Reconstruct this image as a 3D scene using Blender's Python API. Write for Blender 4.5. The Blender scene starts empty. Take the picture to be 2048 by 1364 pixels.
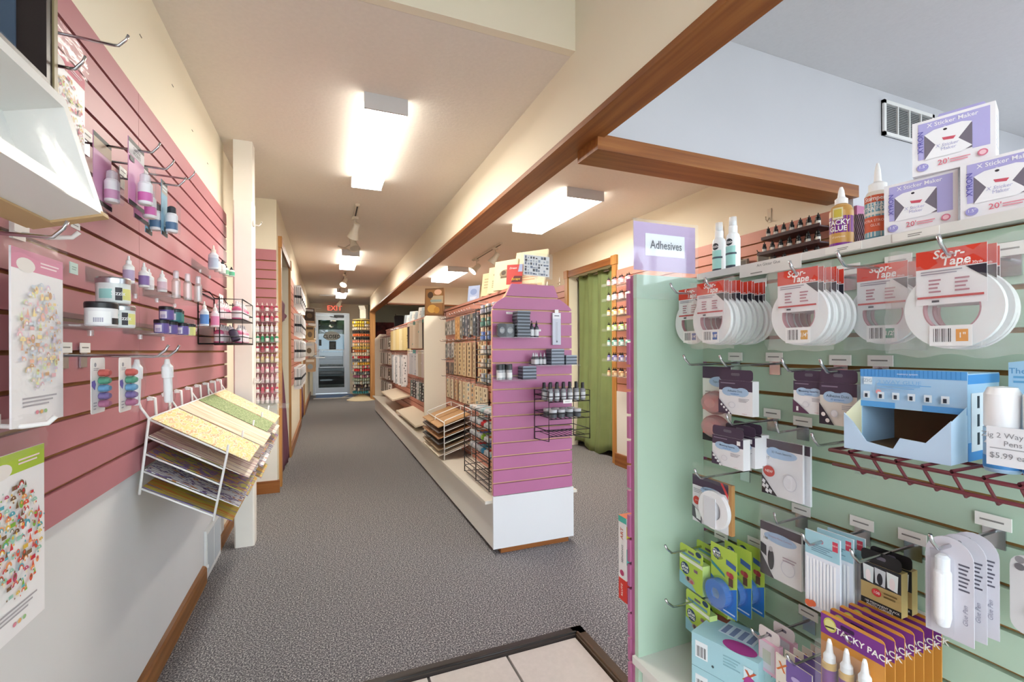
import bpy, math, random
from mathutils import Matrix, Vector
random.seed(7)
S = bpy.context.scene
COL = S.collection
R = math.radians
# ---------------------------------------------------------------- camera
cam_d = bpy.data.cameras.new('camera'); cam = bpy.data.objects.new('camera', cam_d); COL.objects.link(cam)
cam_d.sensor_width = 36.0; cam_d.lens = 36.0 * 925 / 2048; cam_d.clip_start = 0.02; cam_d.clip_end = 200
cam_d.shift_y = 18 / 2048.0
cam.matrix_world = Matrix.Translation((0, 0, 1.165)) @ Matrix.Rotation(R(-22), 4, 'Z') @ Matrix.Rotation(R(90), 4, 'X') @ Matrix.Rotation(R(-0.25), 4, 'Z')
S.camera = cam
# ---------------------------------------------------------------- world, exposure
w = bpy.data.worlds.new('daylight'); S.world = w; w.use_nodes = True
wn = w.node_tree.nodes; bg = wn['Background']
bg.inputs[0].default_value = (0.87, 0.93, 1.0, 1); bg.inputs[1].default_value = 4.6
S.view_settings.view_transform = 'Standard'; S.view_settings.look = 'None'
S.view_settings.exposure = 0.75; S.view_settings.gamma = 1.0; S.view_settings.use_curve_mapping = False
LAMP = 25.0
# ---------------------------------------------------------------- helpers
def lin(c):
    c /= 255.0
    return c / 12.92 if c <= 0.04045 else ((c + 0.055) / 1.055) ** 2.4
def rgb(c):
    if isinstance(c, str):
        c = (int(c[0:2], 16), int(c[2:4], 16), int(c[4:6], 16))
    return (lin(c[0]), lin(c[1]), lin(c[2]), 1)
MATS = {}
def M(c, rough=0.55, metal=0.0, var=0.0, scale=8.0, bump=0.0, spec=0.4, name=None):
    """procedural surface: one colour with a little noise in tone and relief"""
    key = (c, rough, metal, var, scale, bump, spec)
    if key in MATS: return MATS[key]
    m = bpy.data.materials.new(name or 'surface_%s' % c); m.use_nodes = True
    nt = m.node_tree; b = nt.nodes['Principled BSDF']
    col = rgb(c)
    b.inputs['Base Color'].default_value = col; b.inputs['Roughness'].default_value = rough
    b.inputs['Metallic'].default_value = metal; b.inputs['Specular IOR Level'].default_value = spec
    if var or bump:
        tc = nt.nodes.new('ShaderNodeTexCoord'); nz = nt.nodes.new('ShaderNodeTexNoise')
        nz.inputs['Scale'].default_value = scale; nz.inputs['Detail'].default_value = 4
        nt.links.new(tc.outputs['Object'], nz.inputs['Vector'])
        if var:
            rp = nt.nodes.new('ShaderNodeValToRGB')
            rp.color_ramp.elements[0].position = 0.3; rp.color_ramp.elements[1].position = 0.7
            rp.color_ramp.elements[0].color = tuple(max(0, v * (1 - var)) for v in col[:3]) + (1,)
            rp.color_ramp.elements[1].color = tuple(min(1, v * (1 + var)) for v in col[:3]) + (1,)
            nt.links.new(nz.outputs['Fac'], rp.inputs['Fac']); nt.links.new(rp.outputs['Color'], b.inputs['Base Color'])
        if bump:
            bp = nt.nodes.new('ShaderNodeBump'); bp.inputs['Strength'].default_value = bump; bp.inputs['Distance'].default_value = 0.004
            nt.links.new(nz.outputs['Fac'], bp.inputs['Height']); nt.links.new(bp.outputs['Normal'], b.inputs['Normal'])
    MATS[key] = m
    return m
def clear_mat(name, tint=(1, 1, 1), gloss=0.12, rough=0.08, milk=0.0, bump=0.0):
    if name in MATS: return MATS[name]
    m = bpy.data.materials.new(name); m.use_nodes = True; nt = m.node_tree; nt.nodes.clear()
    out = nt.nodes.new('ShaderNodeOutputMaterial'); tr = nt.nodes.new('ShaderNodeBsdfTransparent'); gl = nt.nodes.new('ShaderNodeBsdfGlossy')
    tr.inputs[0].default_value = tint + (1,); gl.inputs['Roughness'].default_value = rough
    mx = nt.nodes.new('ShaderNodeMixShader'); mx.inputs[0].default_value = gloss
    nt.links.new(tr.outputs[0], mx.inputs[1]); nt.links.new(gl.outputs[0], mx.inputs[2])
    last = mx
    if milk:
        df = nt.nodes.new('ShaderNodeBsdfDiffuse'); df.inputs[0].default_value = (0.95, 0.97, 1, 1)
        m2 = nt.nodes.new('ShaderNodeMixShader'); m2.inputs[0].default_value = milk
        nt.links.new(mx.outputs[0], m2.inputs[1]); nt.links.new(df.outputs[0], m2.inputs[2]); last = m2
    if bump:
        nz = nt.nodes.new('ShaderNodeTexNoise'); nz.inputs['Scale'].default_value = 45; bp = nt.nodes.new('ShaderNodeBump')
        tc = nt.nodes.new('ShaderNodeTexCoord'); nt.links.new(tc.outputs['Object'], nz.inputs['Vector'])
        bp.inputs['Strength'].default_value = bump; nt.links.new(nz.outputs['Fac'], bp.inputs['Height']); nt.links.new(bp.outputs['Normal'], gl.inputs['Normal'])
    nt.links.new(last.outputs[0], out.inputs[0])
    MATS[name] = m
    return m
def emit_mat(name, col, strength):
    if name in MATS: return MATS[name]
    m = bpy.data.materials.new(name); m.use_nodes = True; nt = m.node_tree; nt.nodes.clear()
    out = nt.nodes.new('ShaderNodeOutputMaterial'); e = nt.nodes.new('ShaderNodeEmission')
    e.inputs[0].default_value = tuple(col) + (1,); e.inputs[1].default_value = strength
    nt.links.new(e.outputs[0], out.inputs[0]); MATS[name] = m
    return m
def ramp_mat(name, kind, stops, scale=(1, 1, 1), rough=0.6, bump=0.0, tex_scale=5.0, constant=False, detail=3.0):
    """noise / wave / checker pattern through a colour ramp, in object space"""
    if name in MATS: return MATS[name]
    m = bpy.data.materials.new(name); m.use_nodes = True; nt = m.node_tree; b = nt.nodes['Principled BSDF']
    b.inputs['Roughness'].default_value = rough
    tc = nt.nodes.new('ShaderNodeTexCoord'); mp = nt.nodes.new('ShaderNodeMapping'); mp.inputs['Scale'].default_value = scale
    nt.links.new(tc.outputs['Object'], mp.inputs['Vector'])
    if kind == 'noise':
        t = nt.nodes.new('ShaderNodeTexNoise'); t.inputs['Detail'].default_value = detail; fac = t.outputs['Fac']
    elif kind == 'wave':
        t = nt.nodes.new('ShaderNodeTexWave'); t.inputs['Distortion'].default_value = 1.2; fac = t.outputs['Fac']
    elif kind == 'white':
        t = nt.nodes.new('ShaderNodeTexVoronoi'); fac = t.outputs['Color']
    t.inputs['Scale'].default_value = tex_scale
    nt.links.new(mp.outputs[0], t.inputs['Vector'])
    rp = nt.nodes.new('ShaderNodeValToRGB'); cr = rp.color_ramp
    if constant: cr.interpolation = 'CONSTANT'
    while len(cr.elements) < len(stops): cr.elements.new(0.5)
    for e, (p, c) in zip(cr.elements, stops): e.position = p; e.color = rgb(c)
    nt.links.new(fac, rp.inputs['Fac']); nt.links.new(rp.outputs['Color'], b.inputs['Base Color'])
    if bump:
        bp = nt.nodes.new('ShaderNodeBump'); bp.inputs['Strength'].default_value = bump; bp.inputs['Distance'].default_value = 0.005
        nt.links.new(fac, bp.inputs['Height']); nt.links.new(bp.outputs['Normal'], b.inputs['Normal'])
    MATS[name] = m
    return m
class MB:
    def __init__(s): s.v = []; s.f = []; s.m = []; s.sm = []
    def add(s, vs, fs, mat, smooth=False):
        o = len(s.v); s.v += [tuple(p) for p in vs]
        for f in fs: s.f.append([i + o for i in f]); s.m.append(mat); s.sm.append(smooth)
        return s
    def box(s, x0, x1, y0, y1, z0, z1, mat):
        return s.add([(x0,y0,z0),(x1,y0,z0),(x1,y1,z0),(x0,y1,z0),(x0,y0,z1),(x1,y0,z1),(x1,y1,z1),(x0,y1,z1)],
                     [(0,3,2,1),(4,5,6,7),(0,1,5,4),(1,2,6,5),(2,3,7,6),(3,0,4,7)], mat)
    def prism(s, pts, y0, y1, mat):      # outline (x, z) counter-clockwise seen from -Y
        n = len(pts)
        vs = [(x, y0, z) for x, z in pts] + [(x, y1, z) for x, z in pts]
        fs = [tuple(range(n)), tuple(range(2*n-1, n-1, -1))] + [(i, i+n, (i+1) % n + n, (i+1) % n) for i in range(n)]
        return s.add(vs, fs, mat)
    def hprism(s, pts, z0, z1, mat):     # outline (x, y) extruded upwards
        n = len(pts)
        vs = [(x, y, z0) for x, y in pts] + [(x, y, z1) for x, y in pts]
        fs = [tuple(range(n-1, -1, -1)), tuple(range(n, 2*n))] + [(i, (i+1) % n, (i+1) % n + n, i+n) for i in range(n)]
        return s.add(vs, fs, mat)
    def poly(s, pts, y, mat):
        return s.add([(x, y, z) for x, z in pts], [tuple(range(len(pts)))], mat)
    def ell(s, cx, cz, rx, rz, y, mat, n=18):
        return s.poly([(cx + rx*math.cos(2*math.pi*i/n), cz + rz*math.sin(2*math.pi*i/n)) for i in range(n)], y, mat)
    def ring(s, cx, cz, ro, ri, y0, y1, mat, n=36):   # annulus with thickness, axis Y
        vs = []
        for i in range(n):
            a = 2*math.pi*i/n; ca, sa = math.cos(a), math.sin(a)
            vs += [(cx+ro*ca, y0, cz+ro*sa), (cx+ri*ca, y0, cz+ri*sa), (cx+ro*ca, y1, cz+ro*sa), (cx+ri*ca, y1, cz+ri*sa)]
        fs = []
        for i in range(n):
            a, b = 4*i, 4*((i+1) % n)
            fs += [(a, b, b+1, a+1), (a+2, a+3, b+3, b+2), (a, a+2, b+2, b), (a+1, b+1, b+3, a+3)]
        return s.add(vs, fs, mat)
    def tube(s, path, r, mat, n=6, closed=False):
        P = [Vector(p) for p in path]; L = len(P); vs = []
        for i, p in enumerate(P):
            if closed: d = P[(i+1) % L] - P[i-1]
            else: d = P[min(i+1, L-1)] - P[max(i-1, 0)]
            d.normalize(); up = Vector((0, 0, 1)) if abs(d.z) < 0.9 else Vector((1, 0, 0))
            a = d.cross(up).normalized(); b = a.cross(d)
            for k in range(n):
                t = 2*math.pi*k/n; vs.append(p + a*(r*math.cos(t)) + b*(r*math.sin(t)))
        fs = []
        for i in range(L if closed else L-1):
            j = (i+1) % L
            for k in range(n): fs.append((i*n+k, i*n+(k+1) % n, j*n+(k+1) % n, j*n+k))
        if not closed: fs += [tuple(range(n-1, -1, -1)), tuple((L-1)*n+k for k in range(n))]
        return s.add(vs, fs, mat, True)
    def lathe(s, prof, cx, cy, cz, mat, n=20, sx=1.0, cap=True):   # profile [(r, z)] from the bottom up; sharp at each corner
        for (r0, z0), (r1, z1) in zip(prof[:-1], prof[1:]):
            vs = []
            for r, z in ((r0, z0), (r1, z1)):
                for k in range(n):
                    t = 2*math.pi*k/n; vs.append((cx + r*math.cos(t)*sx, cy + r*math.sin(t), cz + z))
            s.add(vs, [(k, (k+1) % n, n+(k+1) % n, n+k) for k in range(n)], mat, True)
        if cap:
            for (r, z), rev in ((prof[0], True), (prof[-1], False)):
                if r > 1e-5:
                    vs = [(cx + r*math.cos(2*math.pi*k/n)*sx, cy + r*math.sin(2*math.pi*k/n), cz + z) for k in range(n)]
                    s.add(vs, [tuple(range(n-1, -1, -1)) if rev else tuple(range(n))], mat)
        return s
    def grid(s, fn, nu, nv, mat, smooth=True):
        vs = [fn(i/nu, j/nv) for j in range(nv+1) for i in range(nu+1)]
        fs = [(j*(nu+1)+i, j*(nu+1)+i+1, (j+1)*(nu+1)+i+1, (j+1)*(nu+1)+i) for j in range(nv) for i in range(nu)]
        return s.add(vs, fs, mat, smooth)
    def mesh(s, name):
        me = bpy.data.meshes.new(name); me.from_pydata(s.v, [], s.f)
        slots = []
        for m in s.m:
            if m not in slots: slots.append(m)
        for m in slots: me.materials.append(m)
        me.polygons.foreach_set('material_index', [slots.index(m) for m in s.m])
        me.polygons.foreach_set('use_smooth', s.sm)
        me.update()
        return me
    def build(s, name, parent=None):
        return link(name, s.mesh(name), parent)
FIRST = {}
def link(name, me, parent=None):
    o = bpy.data.objects.new(name, me); COL.objects.link(o)
    if parent: o.parent = parent; FIRST.setdefault(parent.name, o)
    return o
def host(parent):
    """print belongs to the surface it is on: the first mesh part of the thing, if that part is not moved"""
    o = FIRST.get(parent.name)
    if parent.type == 'EMPTY' and o and o.location.length < 1e-6 and abs(o.rotation_euler.x) + abs(o.rotation_euler.y) + abs(o.rotation_euler.z) < 1e-6: return o
    return parent
ORD = ('first', 'second', 'third', 'fourth', 'fifth', 'sixth', 'seventh', 'eighth', 'ninth', 'tenth', 'eleventh', 'twelfth', 'thirteenth', 'fourteenth')
COUNT = {}
def number(label):      # '#' in a label becomes first, second, third ... along its row
    if '#' in label:
        n = COUNT.get(label, 0); COUNT[label] = n + 1
        label = label.replace('#', ORD[n % len(ORD)])
    return label
def tag(o, label, cat, group=None):
    o['label'] = number(label); o['category'] = cat
    if group: o['group'] = group
    return o
def thing(name, label, cat, loc=(0, 0, 0), rz=0, group=None):
    o = bpy.data.objects.new(name, None); o.empty_display_size = 0.05; COL.objects.link(o)
    o.location = loc; o.rotation_euler = (0, 0, R(rz))
    return tag(o, label, cat, group)
def struct(name, mb, parent=None):
    o = mb.build(name, parent)
    if parent is None: o['kind'] = 'structure'
    return o
KIDS = {}
def dup(root, loc, rz=None, label=None, group=None, rot=None):
    def cp(o, par):
        c = o.copy(); COL.objects.link(c)
        if par: c.parent = par
        for k in [q for q in ALLOBJ(o)]: cp(k, c)
        return c
    r = cp(root, None); r.location = loc
    if rz is not None: r.rotation_euler = (0, 0, R(rz))
    if rot is not None: r.rotation_euler = rot
    if label: r['label'] = number(label)
    if group: r['group'] = group
    return r
def ALLOBJ(o): return list(o.children)
TXT = {}
def text_mesh(body, size, bold=0.0, shear=0.0, align='CENTER'):
    """outline of a string as polygons in the XZ plane, centred, height about size"""
    key = (body, size, bold, shear, align)
    if key in TXT: return TXT[key]
    cu = bpy.data.curves.new('txt', 'FONT'); cu.body = body; cu.size = size * 1.35; cu.align_x = align; cu.align_y = 'CENTER'
    cu.offset = bold * size; cu.shear = shear; cu.resolution_u = 2
    ob = bpy.data.objects.new('txt', cu); COL.objects.link(ob)
    dg = bpy.context.evaluated_depsgraph_get(); me = bpy.data.meshes.new_from_object(ob.evaluated_get(dg))
    vs = [tuple(v.co) for v in me.vertices]; fs = [tuple(p.vertices) for p in me.polygons]
    bpy.data.objects.remove(ob); bpy.data.curves.remove(cu); bpy.data.meshes.remove(me)
    TXT[key] = (vs, fs)
    return TXT[key]
def put_text(mb, body, cx, cz, y, size, mat, bold=0.0, shear=0.0, rot=0.0, sx=1.0, align='CENTER', xf=None):
    vs, fs = text_mesh(body, size, bold, shear, align)
    c, s_ = math.cos(R(rot)), math.sin(R(rot))
    out = []
    for x, z, _ in vs:
        x *= sx
        p = (cx + x*c - z*s_, y, cz + x*s_ + z*c)
        out.append(xf(p) if xf else p)
    mb.add(out, fs, mat)
def design(parent, w, h, els, y=0.0, x0=None, z0=0.0):
    """flat print on a front face (facing -Y): x0..x0+w by z0..z0+h, elements in 0..1 units, layered 0.25 mm apart"""
    if x0 is None: x0 = -w/2
    art = MB(); let = MB(); k = 1
    fx = lambda a: x0 + a*w
    fz = lambda a: z0 + a*h
    for e in els:
        yy = y - 0.00025*k; k += 1
        t = e[0]
        if t == 'r': art.poly([(fx(e[1]), fz(e[2])), (fx(e[3]), fz(e[2])), (fx(e[3]), fz(e[4])), (fx(e[1]), fz(e[4]))], yy, M(e[5]))
        elif t == 'e': art.ell(fx(e[1]), fz(e[2]), e[3]*w, e[4]*h, yy, M(e[5]))
        elif t == 'p': art.poly([(fx(a), fz(b)) for a, b in e[1]], yy, M(e[2]))
        elif t == 't': put_text(let, e[1], fx(e[2]), fz(e[3]), yy, e[4]*h, M(e[5]), *(e[6:]))
        elif t == 'l':
            n = e[5]
            for i in range(n):
                zz = e[4] - (e[4]-e[2])*(i+0.5)/n; th = (e[4]-e[2])/n*0.22
                ln = 1.0 - 0.25*((i*7) % 3)/2
                art.poly([(fx(e[1]), fz(zz-th)), (fx(e[1]+(e[3]-e[1])*ln), fz(zz-th)), (fx(e[1]+(e[3]-e[1])*ln), fz(zz+th)), (fx(e[1]), fz(zz+th))], yy, M(e[6]))
        elif t == 'bar':   # barcode
            n = 9
            for i in range(n):
                a = e[1] + (e[3]-e[1])*i/n; b = a + (e[3]-e[1])/n*(0.3 + 0.35*((i*5) % 3)/2)
                art.poly([(fx(a), fz(e[2])), (fx(b), fz(e[2])), (fx(b), fz(e[4])), (fx(a), fz(e[4]))], yy, M('303030'))
    hp = host(parent)
    if len(art.f) == 2:
        for q in range(2):
            one = MB(); one.add([art.v[i] for i in art.f[q]], [tuple(range(len(art.f[q])))], art.m[q]); one.build('printed_design', hp)
    elif art.f: art.build('printed_design', hp)
    if let.f: let.build('lettering', hp)
def rounded(w, h, r, x0=None, z0=0.0, n=4):
    if x0 is None: x0 = -w/2
    pts = []
    for cx, cz, a0 in ((x0+w-r, z0+r, -90), (x0+w-r, z0+h-r, 0), (x0+r, z0+h-r, 90), (x0+r, z0+r, 180)):
        for i in range(n+1):
            a = R(a0 + 90*i/n); pts.append((cx + r*math.cos(a), cz + r*math.sin(a)))
    return pts
CHROME = M('c8c8cc', 0.22, 1.0, name='chrome'); BLACKW = M('1c1b1d', 0.4, name='black_wire'); WHITEW = M('f2f2f0', 0.35, name='white_wire')
ACRYL = clear_mat('clear_acrylic', (0.97, 0.985, 0.985), 0.035, 0.05, 0.05)
BAG = clear_mat('clear_bag', (1.0, 1.0, 1.0), 0.055, 0.18, 0.03, 0.8)
BLISTER = clear_mat('clear_blister', (0.98, 0.99, 1.0), 0.07, 0.1, 0.03)
BAGW = clear_mat('cloudy_bag', (1.0, 1.0, 1.0), 0.08, 0.16, 0.07, 1.0)
DOORGLASS = clear_mat('dimming_door_glass', (0.24, 0.26, 0.265), 0.04, 0.02)  # dark tint added to dim the bright outdoors behind the door
GLASS = clear_mat('window_glass', (0.96, 0.98, 0.98), 0.05, 0.02)
WOOD = ramp_mat('oak_trim', 'noise', [(0.3, 'a8713a'), (0.5, 'bb8446'), (0.75, 'c99558')], (3, 3, 3), 0.4, 0.0, 4)
# ---------------------------------------------------------------- surfaces of the setting
def grain(name, axis, dark, mid, light, rough=0.4):
    sc = {'x': (0.6, 14, 14), 'y': (14, 0.6, 14), 'z': (14, 14, 0.6)}[axis]
    return ramp_mat(name, 'noise', [(0.3, dark), (0.5, mid), (0.72, light)], sc, rough, 0.0, 3.0)
WOODX = grain('oak_x', 'x', '7c461c', '8f5626', 'a06731'); WOODY = grain('oak_y', 'y', '7c461c', '8f5626', 'a06731'); WOODZ = grain('oak_z', 'z', 'a66f34', 'b98243', 'c99656')
BASEW = grain('baseboard_wood', 'y', '77491f', '8c5a2b', '9d6a38')
WALL = M('efe6d0', 0.75, var=0.015, scale=2, bump=0.05, name='cream_wall_paint')
WALLW = M('d9d9da', 0.7, var=0.02, scale=2.5, name='white_wall_paint')
WALLG = M('c4c5cc', 0.75, var=0.02, scale=2, name='pale_grey_paint')
CEIL = M('ebe3d8', 0.85, var=0.02, scale=60, bump=0.25, name='ceiling_texture')
CEILH = M('cfcfd2', 0.85, var=0.02, scale=60, bump=0.2, name='high_ceiling')
SAGE = M('8d9184', 0.8, var=0.02, scale=2, name='back_room_paint')
MDF = M('a77c48', 0.7, var=0.06, scale=20, name='groove_fibreboard')
PINK = M('b5767e', 0.42, var=0.03, scale=5, name='pink_slat_paint')
MAUVE = M('b36c92', 0.42, var=0.03, scale=5, name='mauve_slat_paint')
PINKWARM = M('c98775', 0.42, var=0.03, scale=5, name='pink_slat_paint_warm_lit')  # same slat paint as PINK, with warm lamplight put into the colour
GREEN = M('b5cdb8', 0.45, var=0.015, scale=4, name='seafoam_laminate')
LAM = M('e4e2dc', 0.4, name='white_laminate')
CARPET = ramp_mat('carpet_pile', 'noise', [(0.34, '434246'), (0.45, '605f63'), (0.55, '838184'), (0.66, 'c4c1be')], (1, 1, 1), 0.95, 0.6, 170.0, detail=2.0)
TILE = M('cfc8c2', 0.3, var=0.04, scale=60, name='porcelain_tile'); GROUT = M('6e6a66', 0.9, name='grout')
# floor: carpet with a tiled entrance corner
f = MB(); f.box(-0.60, 5.2, 1.70, 13.35, -0.05, 0, CARPET); f.box(0.99, 5.2, -2.2, 1.70, -0.05, 0, CARPET); f.box(-0.60, 0.99, -2.2, 1.70, -0.05, -0.012, GROUT)
floor = struct('floor', f)
tile_me = MB().box(-0.146, 0.146, -0.146, 0.146, 0, 0.009, TILE).mesh('tile')
for i in range(5):
    for j in range(12):
        o = link('tile', tile_me, floor); o.location = (0.79 - i*0.302, 1.50 - j*0.302, -0.012)
st = MB(); st.box(-0.56, 0.99, 1.652, 1.70, -0.01, 0.006, M('3a3330', 0.5)); st.box(0.942, 0.99, -2.2, 1.70, -0.01, 0.006, M('4a3a2c', 0.45))
st.tube([(-0.55, 1.664, 0.006), (0.95, 1.664, 0.006)], 0.006, M('2a2624', 0.4)); st.tube([(0.954, 1.66, 0.006), (0.954, -2.15, 0.006)], 0.006, M('5a4632', 0.4))
st.build('transition_strip', floor)
# ceilings
struct('ceiling', MB().box(-0.60, 2.80, 1.741, 13.35, 2.42, 2.50, CEIL)); 
struct('ceiling_high', MB().box(-0.60, 5.25, -2.3, 1.74, 2.676, 2.75, CEILH))
# the step up in front of the low ceiling and the wall over the cross beam
sm = MB(); sm.box(-0.60, 0.98, 1.70, 1.74, 2.42, 2.675, WALL); struct('wall_step', sm)
sm = MB(); sm.box(1.10, 2.77, 1.70, 1.74, 2.08, 2.675, WALLG); sm.box(2.77, 5.19, 1.70, 1.74, 0, 2.675, WALLG); struct('wall_divider', sm)
struct('trim_1', MB().box(1.07, 2.775, 1.672, 1.84, 2.012, 2.078, WOODX))
# long header beam between the aisle and the right room, wood capped underneath
hb = MB(); hb.box(0.98, 1.10, -2.2, 1.70, 2.09, 2.68, WALL); hb.box(0.98, 1.10, 1.70, 11.3, 2.09, 2.43, WALL); struct('wall_header', hb)
struct('trim_2', MB().box(0.968, 1.102, -2.2, 11.3, 2.066, 2.09, WOODY))
struct('trim_3', MB().box(0.98, 1.10, 11.3, 11.42, 0, 2.09, WOODZ))
hb = MB(); hb.box(1.10, 2.76, 9.0, 9.1, 2.07, 2.43, WALL); struct('wall_header_far', hb)
struct('trim_4', MB().box(1.10, 2.76, 8.98, 9.12, 2.045, 2.07, WOODX))
# left wall with slat boards
def slat_run(parent, along, face, sgn, a0, a1, zs, mat, thick=0.014, seams=(), gap=0.010, name='slat'):
    """boards on a wall: along 'y' at x=face (facing sgn) or along 'x' at y=face; zs = groove heights from bottom edge to top edge"""
    edges = [a0] + list(seams) + [a1]; cache = {}
    bk = MB(); t = 0.004
    if along == 'y': bk.box(min(face, face - sgn*0.02), max(face, face - sgn*0.02), a0, a1, zs[0], zs[-1], MDF)
    else: bk.box(a0, a1, min(face, face - sgn*0.02), max(face, face - sgn*0.02), zs[0], zs[-1], MDF)
    bk.build('slat_backing', parent)
    for e0, e1 in zip(edges[:-1], edges[1:]):
        for z0, z1 in zip(zs[:-1], zs[1:]):
            zb = z0 + gap/2 if z0 != zs[0] else z0
            zt = z1 - gap/2 if z1 != zs[-1] else z1
            key = (round(e1-e0, 4), round(zt-zb, 4))
            if key not in cache:
                b = MB(); Ln = e1 - e0 - 0.0015; h = zt - zb
                if along == 'y': b.box(0, sgn*thick, 0.0007, Ln, 0, h, mat) if sgn > 0 else b.box(sgn*thick, 0, 0.0007, Ln, 0, h, mat)
                else: b.box(0.0007, Ln, min(0, sgn*thick), max(0, sgn*thick), 0, h, mat)
                cache[key] = b.mesh(name)
            o = link(name, cache[key], parent)
            o.location = (face, e0, zb) if along == 'y' else (e0, face, zb)
LG = [0.783] + [1.164 + 0.0762*k for k in range(-4, 11)] + [2.0]
wl = MB(); wl.box(-0.70, -0.575, -0.75, 3.27, 0.0, 2.70, WALLW); wl.box(-0.70, -0.575, -2.2, -0.75, 0.0, 0.25, WALLW); wl.box(-0.70, -0.575, -2.2, -0.75, 2.5, 2.70, WALLW); wl.box(-0.70, -0.585, 3.27, 4.29, 0.0, 2.45, WALL)
# upper part of the wall above the slats is cream
wl.box(-0.576, -0.569, -0.75, 3.27, 2.0, 2.70, WALL)
wall_left = struct('wall_left', wl)
slat_run(wall_left, 'y', -0.569, 1, -0.60, 3.27, LG, PINK, seams=(0.615, 1.834))
bb = MB(); bb.prism([(-0.585, 0), (-0.556, 0), (-0.556, 0.07), (-0.562, 0.082), (-0.585, 0.09)], -0.75, 2.74, BASEW); bb.prism([(-0.59, 0), (-0.568, 0), (-0.568, 0.07), (-0.574, 0.082), (-0.59, 0.09)], 3.12, 4.27, BASEW)
struct('baseboard_left', bb)
# white painted support post
p = MB(); p.hprism([(-0.053, -0.045), (-0.045, -0.053), (0.045, -0.053), (0.053, -0.045), (0.053, 0.045), (0.045, 0.053), (-0.045, 0.053), (-0.053, 0.045)], 0, 2.06, M('efeae0', 0.5, var=0.03, scale=6))
po = p.build('support_post'); po.location = (-0.450, 3.20, 0); po['kind'] = 'structure'
MB().box(-0.05, 0.05, -0.05, 0.05, 2.06, 2.42, M('efeae0', 0.5)).build('post_top', po)
# wall that faces us behind the post, then the aisle's left wall with two curtained doorways
FZ = [0.765] + [0.841 + 0.0762*k for k in range(0, 15)] + [2.0]
fw = MB(); fw.box(-0.66, -0.37, 4.285, 4.40, 0, 2.42, WALL); fw.box(-0.56, -0.37, 4.27, 4.286, 0.0, 0.765, LAM)
wall_return = struct('wall_return', fw)
slat_run(wall_return, 'x', 4.284, -1, -0.655, -0.372, FZ, PINK)
struct('baseboard_return', MB().box(-0.60, -0.352, 4.25, 4.285, 0, 0.10, WOODX))
hw = MB()
hw.box(-0.50, -0.37, 4.40, 4.50, 0, 2.42, WALL); hw.box(-0.50, -0.37, 4.50, 5.60, 2.08, 2.42, WALL); hw.box(-0.50, -0.37, 5.60, 8.00, 0, 2.42, WALL)
hw.box(-0.50, -0.37, 8.00, 9.20, 2.08, 2.42, WALL); hw.box(-0.50, -0.37, 9.20, 13.35, 0, 2.42, WALL)
hw.box(-1.9, -1.8, 4.2, 9.6, 0, 2.42, WALL); hw.box(-1.9, -0.66, 4.29, 4.39, 0, 2.42, WALL); hw.box(-1.9, -0.5, 9.6, 9.7, 0, 2.42, WALL); hw.box(-1.9, -0.5, 4.4, 9.7, 2.42, 2.5, WALL); hw.box(-1.9, -0.61, 4.4, 9.7, -0.05, -0.001, CARPET)
wall_aisle = struct('wall_aisle', hw)
slat_run(wall_aisle, 'y', -0.368, 1, 5.74, 7.88, FZ, PINKWARM)
slat_run(wall_aisle, 'y', -0.368, 1, 9.34, 12.9, FZ, PINKWARM)
def door_trim(n, y0, y1, x, sgn, top):
    t = MB(); w_ = 0.075; d = 0.022
    xa, xb = sorted((x, x + sgn*d))
    t.box(xa, xb, y0 - w_, y0, 0, top, WOODZ); t.box(xa, xb, y1, y1 + w_, 0, top, WOODZ); t.box(xa, xb, y0, y1, top - w_, top, WOODY)
    for yy in (y0 - w_, y1):
        t.box(min(x, x + sgn*0.03), max(x, x + sgn*0.03), yy - 0.008, yy + w_ + 0.008, top - 0.085, top + 0.01, WOODZ)
    struct('trim_%d' % n, t)
door_trim(5, 4.50, 5.60, -0.37, 1, 2.14); door_trim(6, 8.00, 9.20, -0.37, 1, 2.14)
struct('baseboard_aisle', MB().box(-0.37, -0.345, 5.68, 7.92, 0, 0.10, WOODY).box(-0.37, -0.345, 9.28, 13.2, 0, 0.10, WOODY))
# right wall of the far room with the green curtain doorway
RG = [0.745] + [0.821 + 0.0762*k for k in range(0, 15)] + [1.97]
rw = MB()
rw.box(2.76, 2.88, 1.75, 4.03, 0, 2.42, WALL); rw.box(2.76, 2.88, 4.03, 4.97, 2.05, 2.42, WALL); rw.box(2.76, 2.88, 4.97, 13.35, 0, 2.42, WALL)
rw.box(2.88, 4.0, 3.8, 3.9, 0, 2.42, WALL); rw.box(2.88, 4.0, 5.1, 5.2, 0, 2.42, WALL); rw.box(3.9, 4.0, 3.8, 5.2, 0, 2.42, SAGE); rw.box(2.88, 4.0, 3.8, 5.2, 2.42, 2.5, CEIL)
rw.box(2.738, 2.76, 1.80, 3.95, 0.0, 0.745, LAM)
wall_right = struct('wall_right', rw)
slat_run(wall_right, 'y', 2.757, -1, 1.81, 3.95, RG, PINKWARM, seams=(3.02,))
slat_run(wall_right, 'y', 2.757, -1, 5.05, 8.95, RG, PINKWARM)
slat_run(wall_right, 'x', 1.697, -1, 2.775, 3.6, RG, MAUVE)
door_trim(7, 4.03, 4.97, 2.76, -1, 2.12)
struct('baseboard_right', MB().box(2.715, 2.76, 1.80, 3.955, 0, 0.12, WOODY).box(2.73, 2.76, 5.05, 9.0, 0, 0.12, WOODY))
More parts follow.
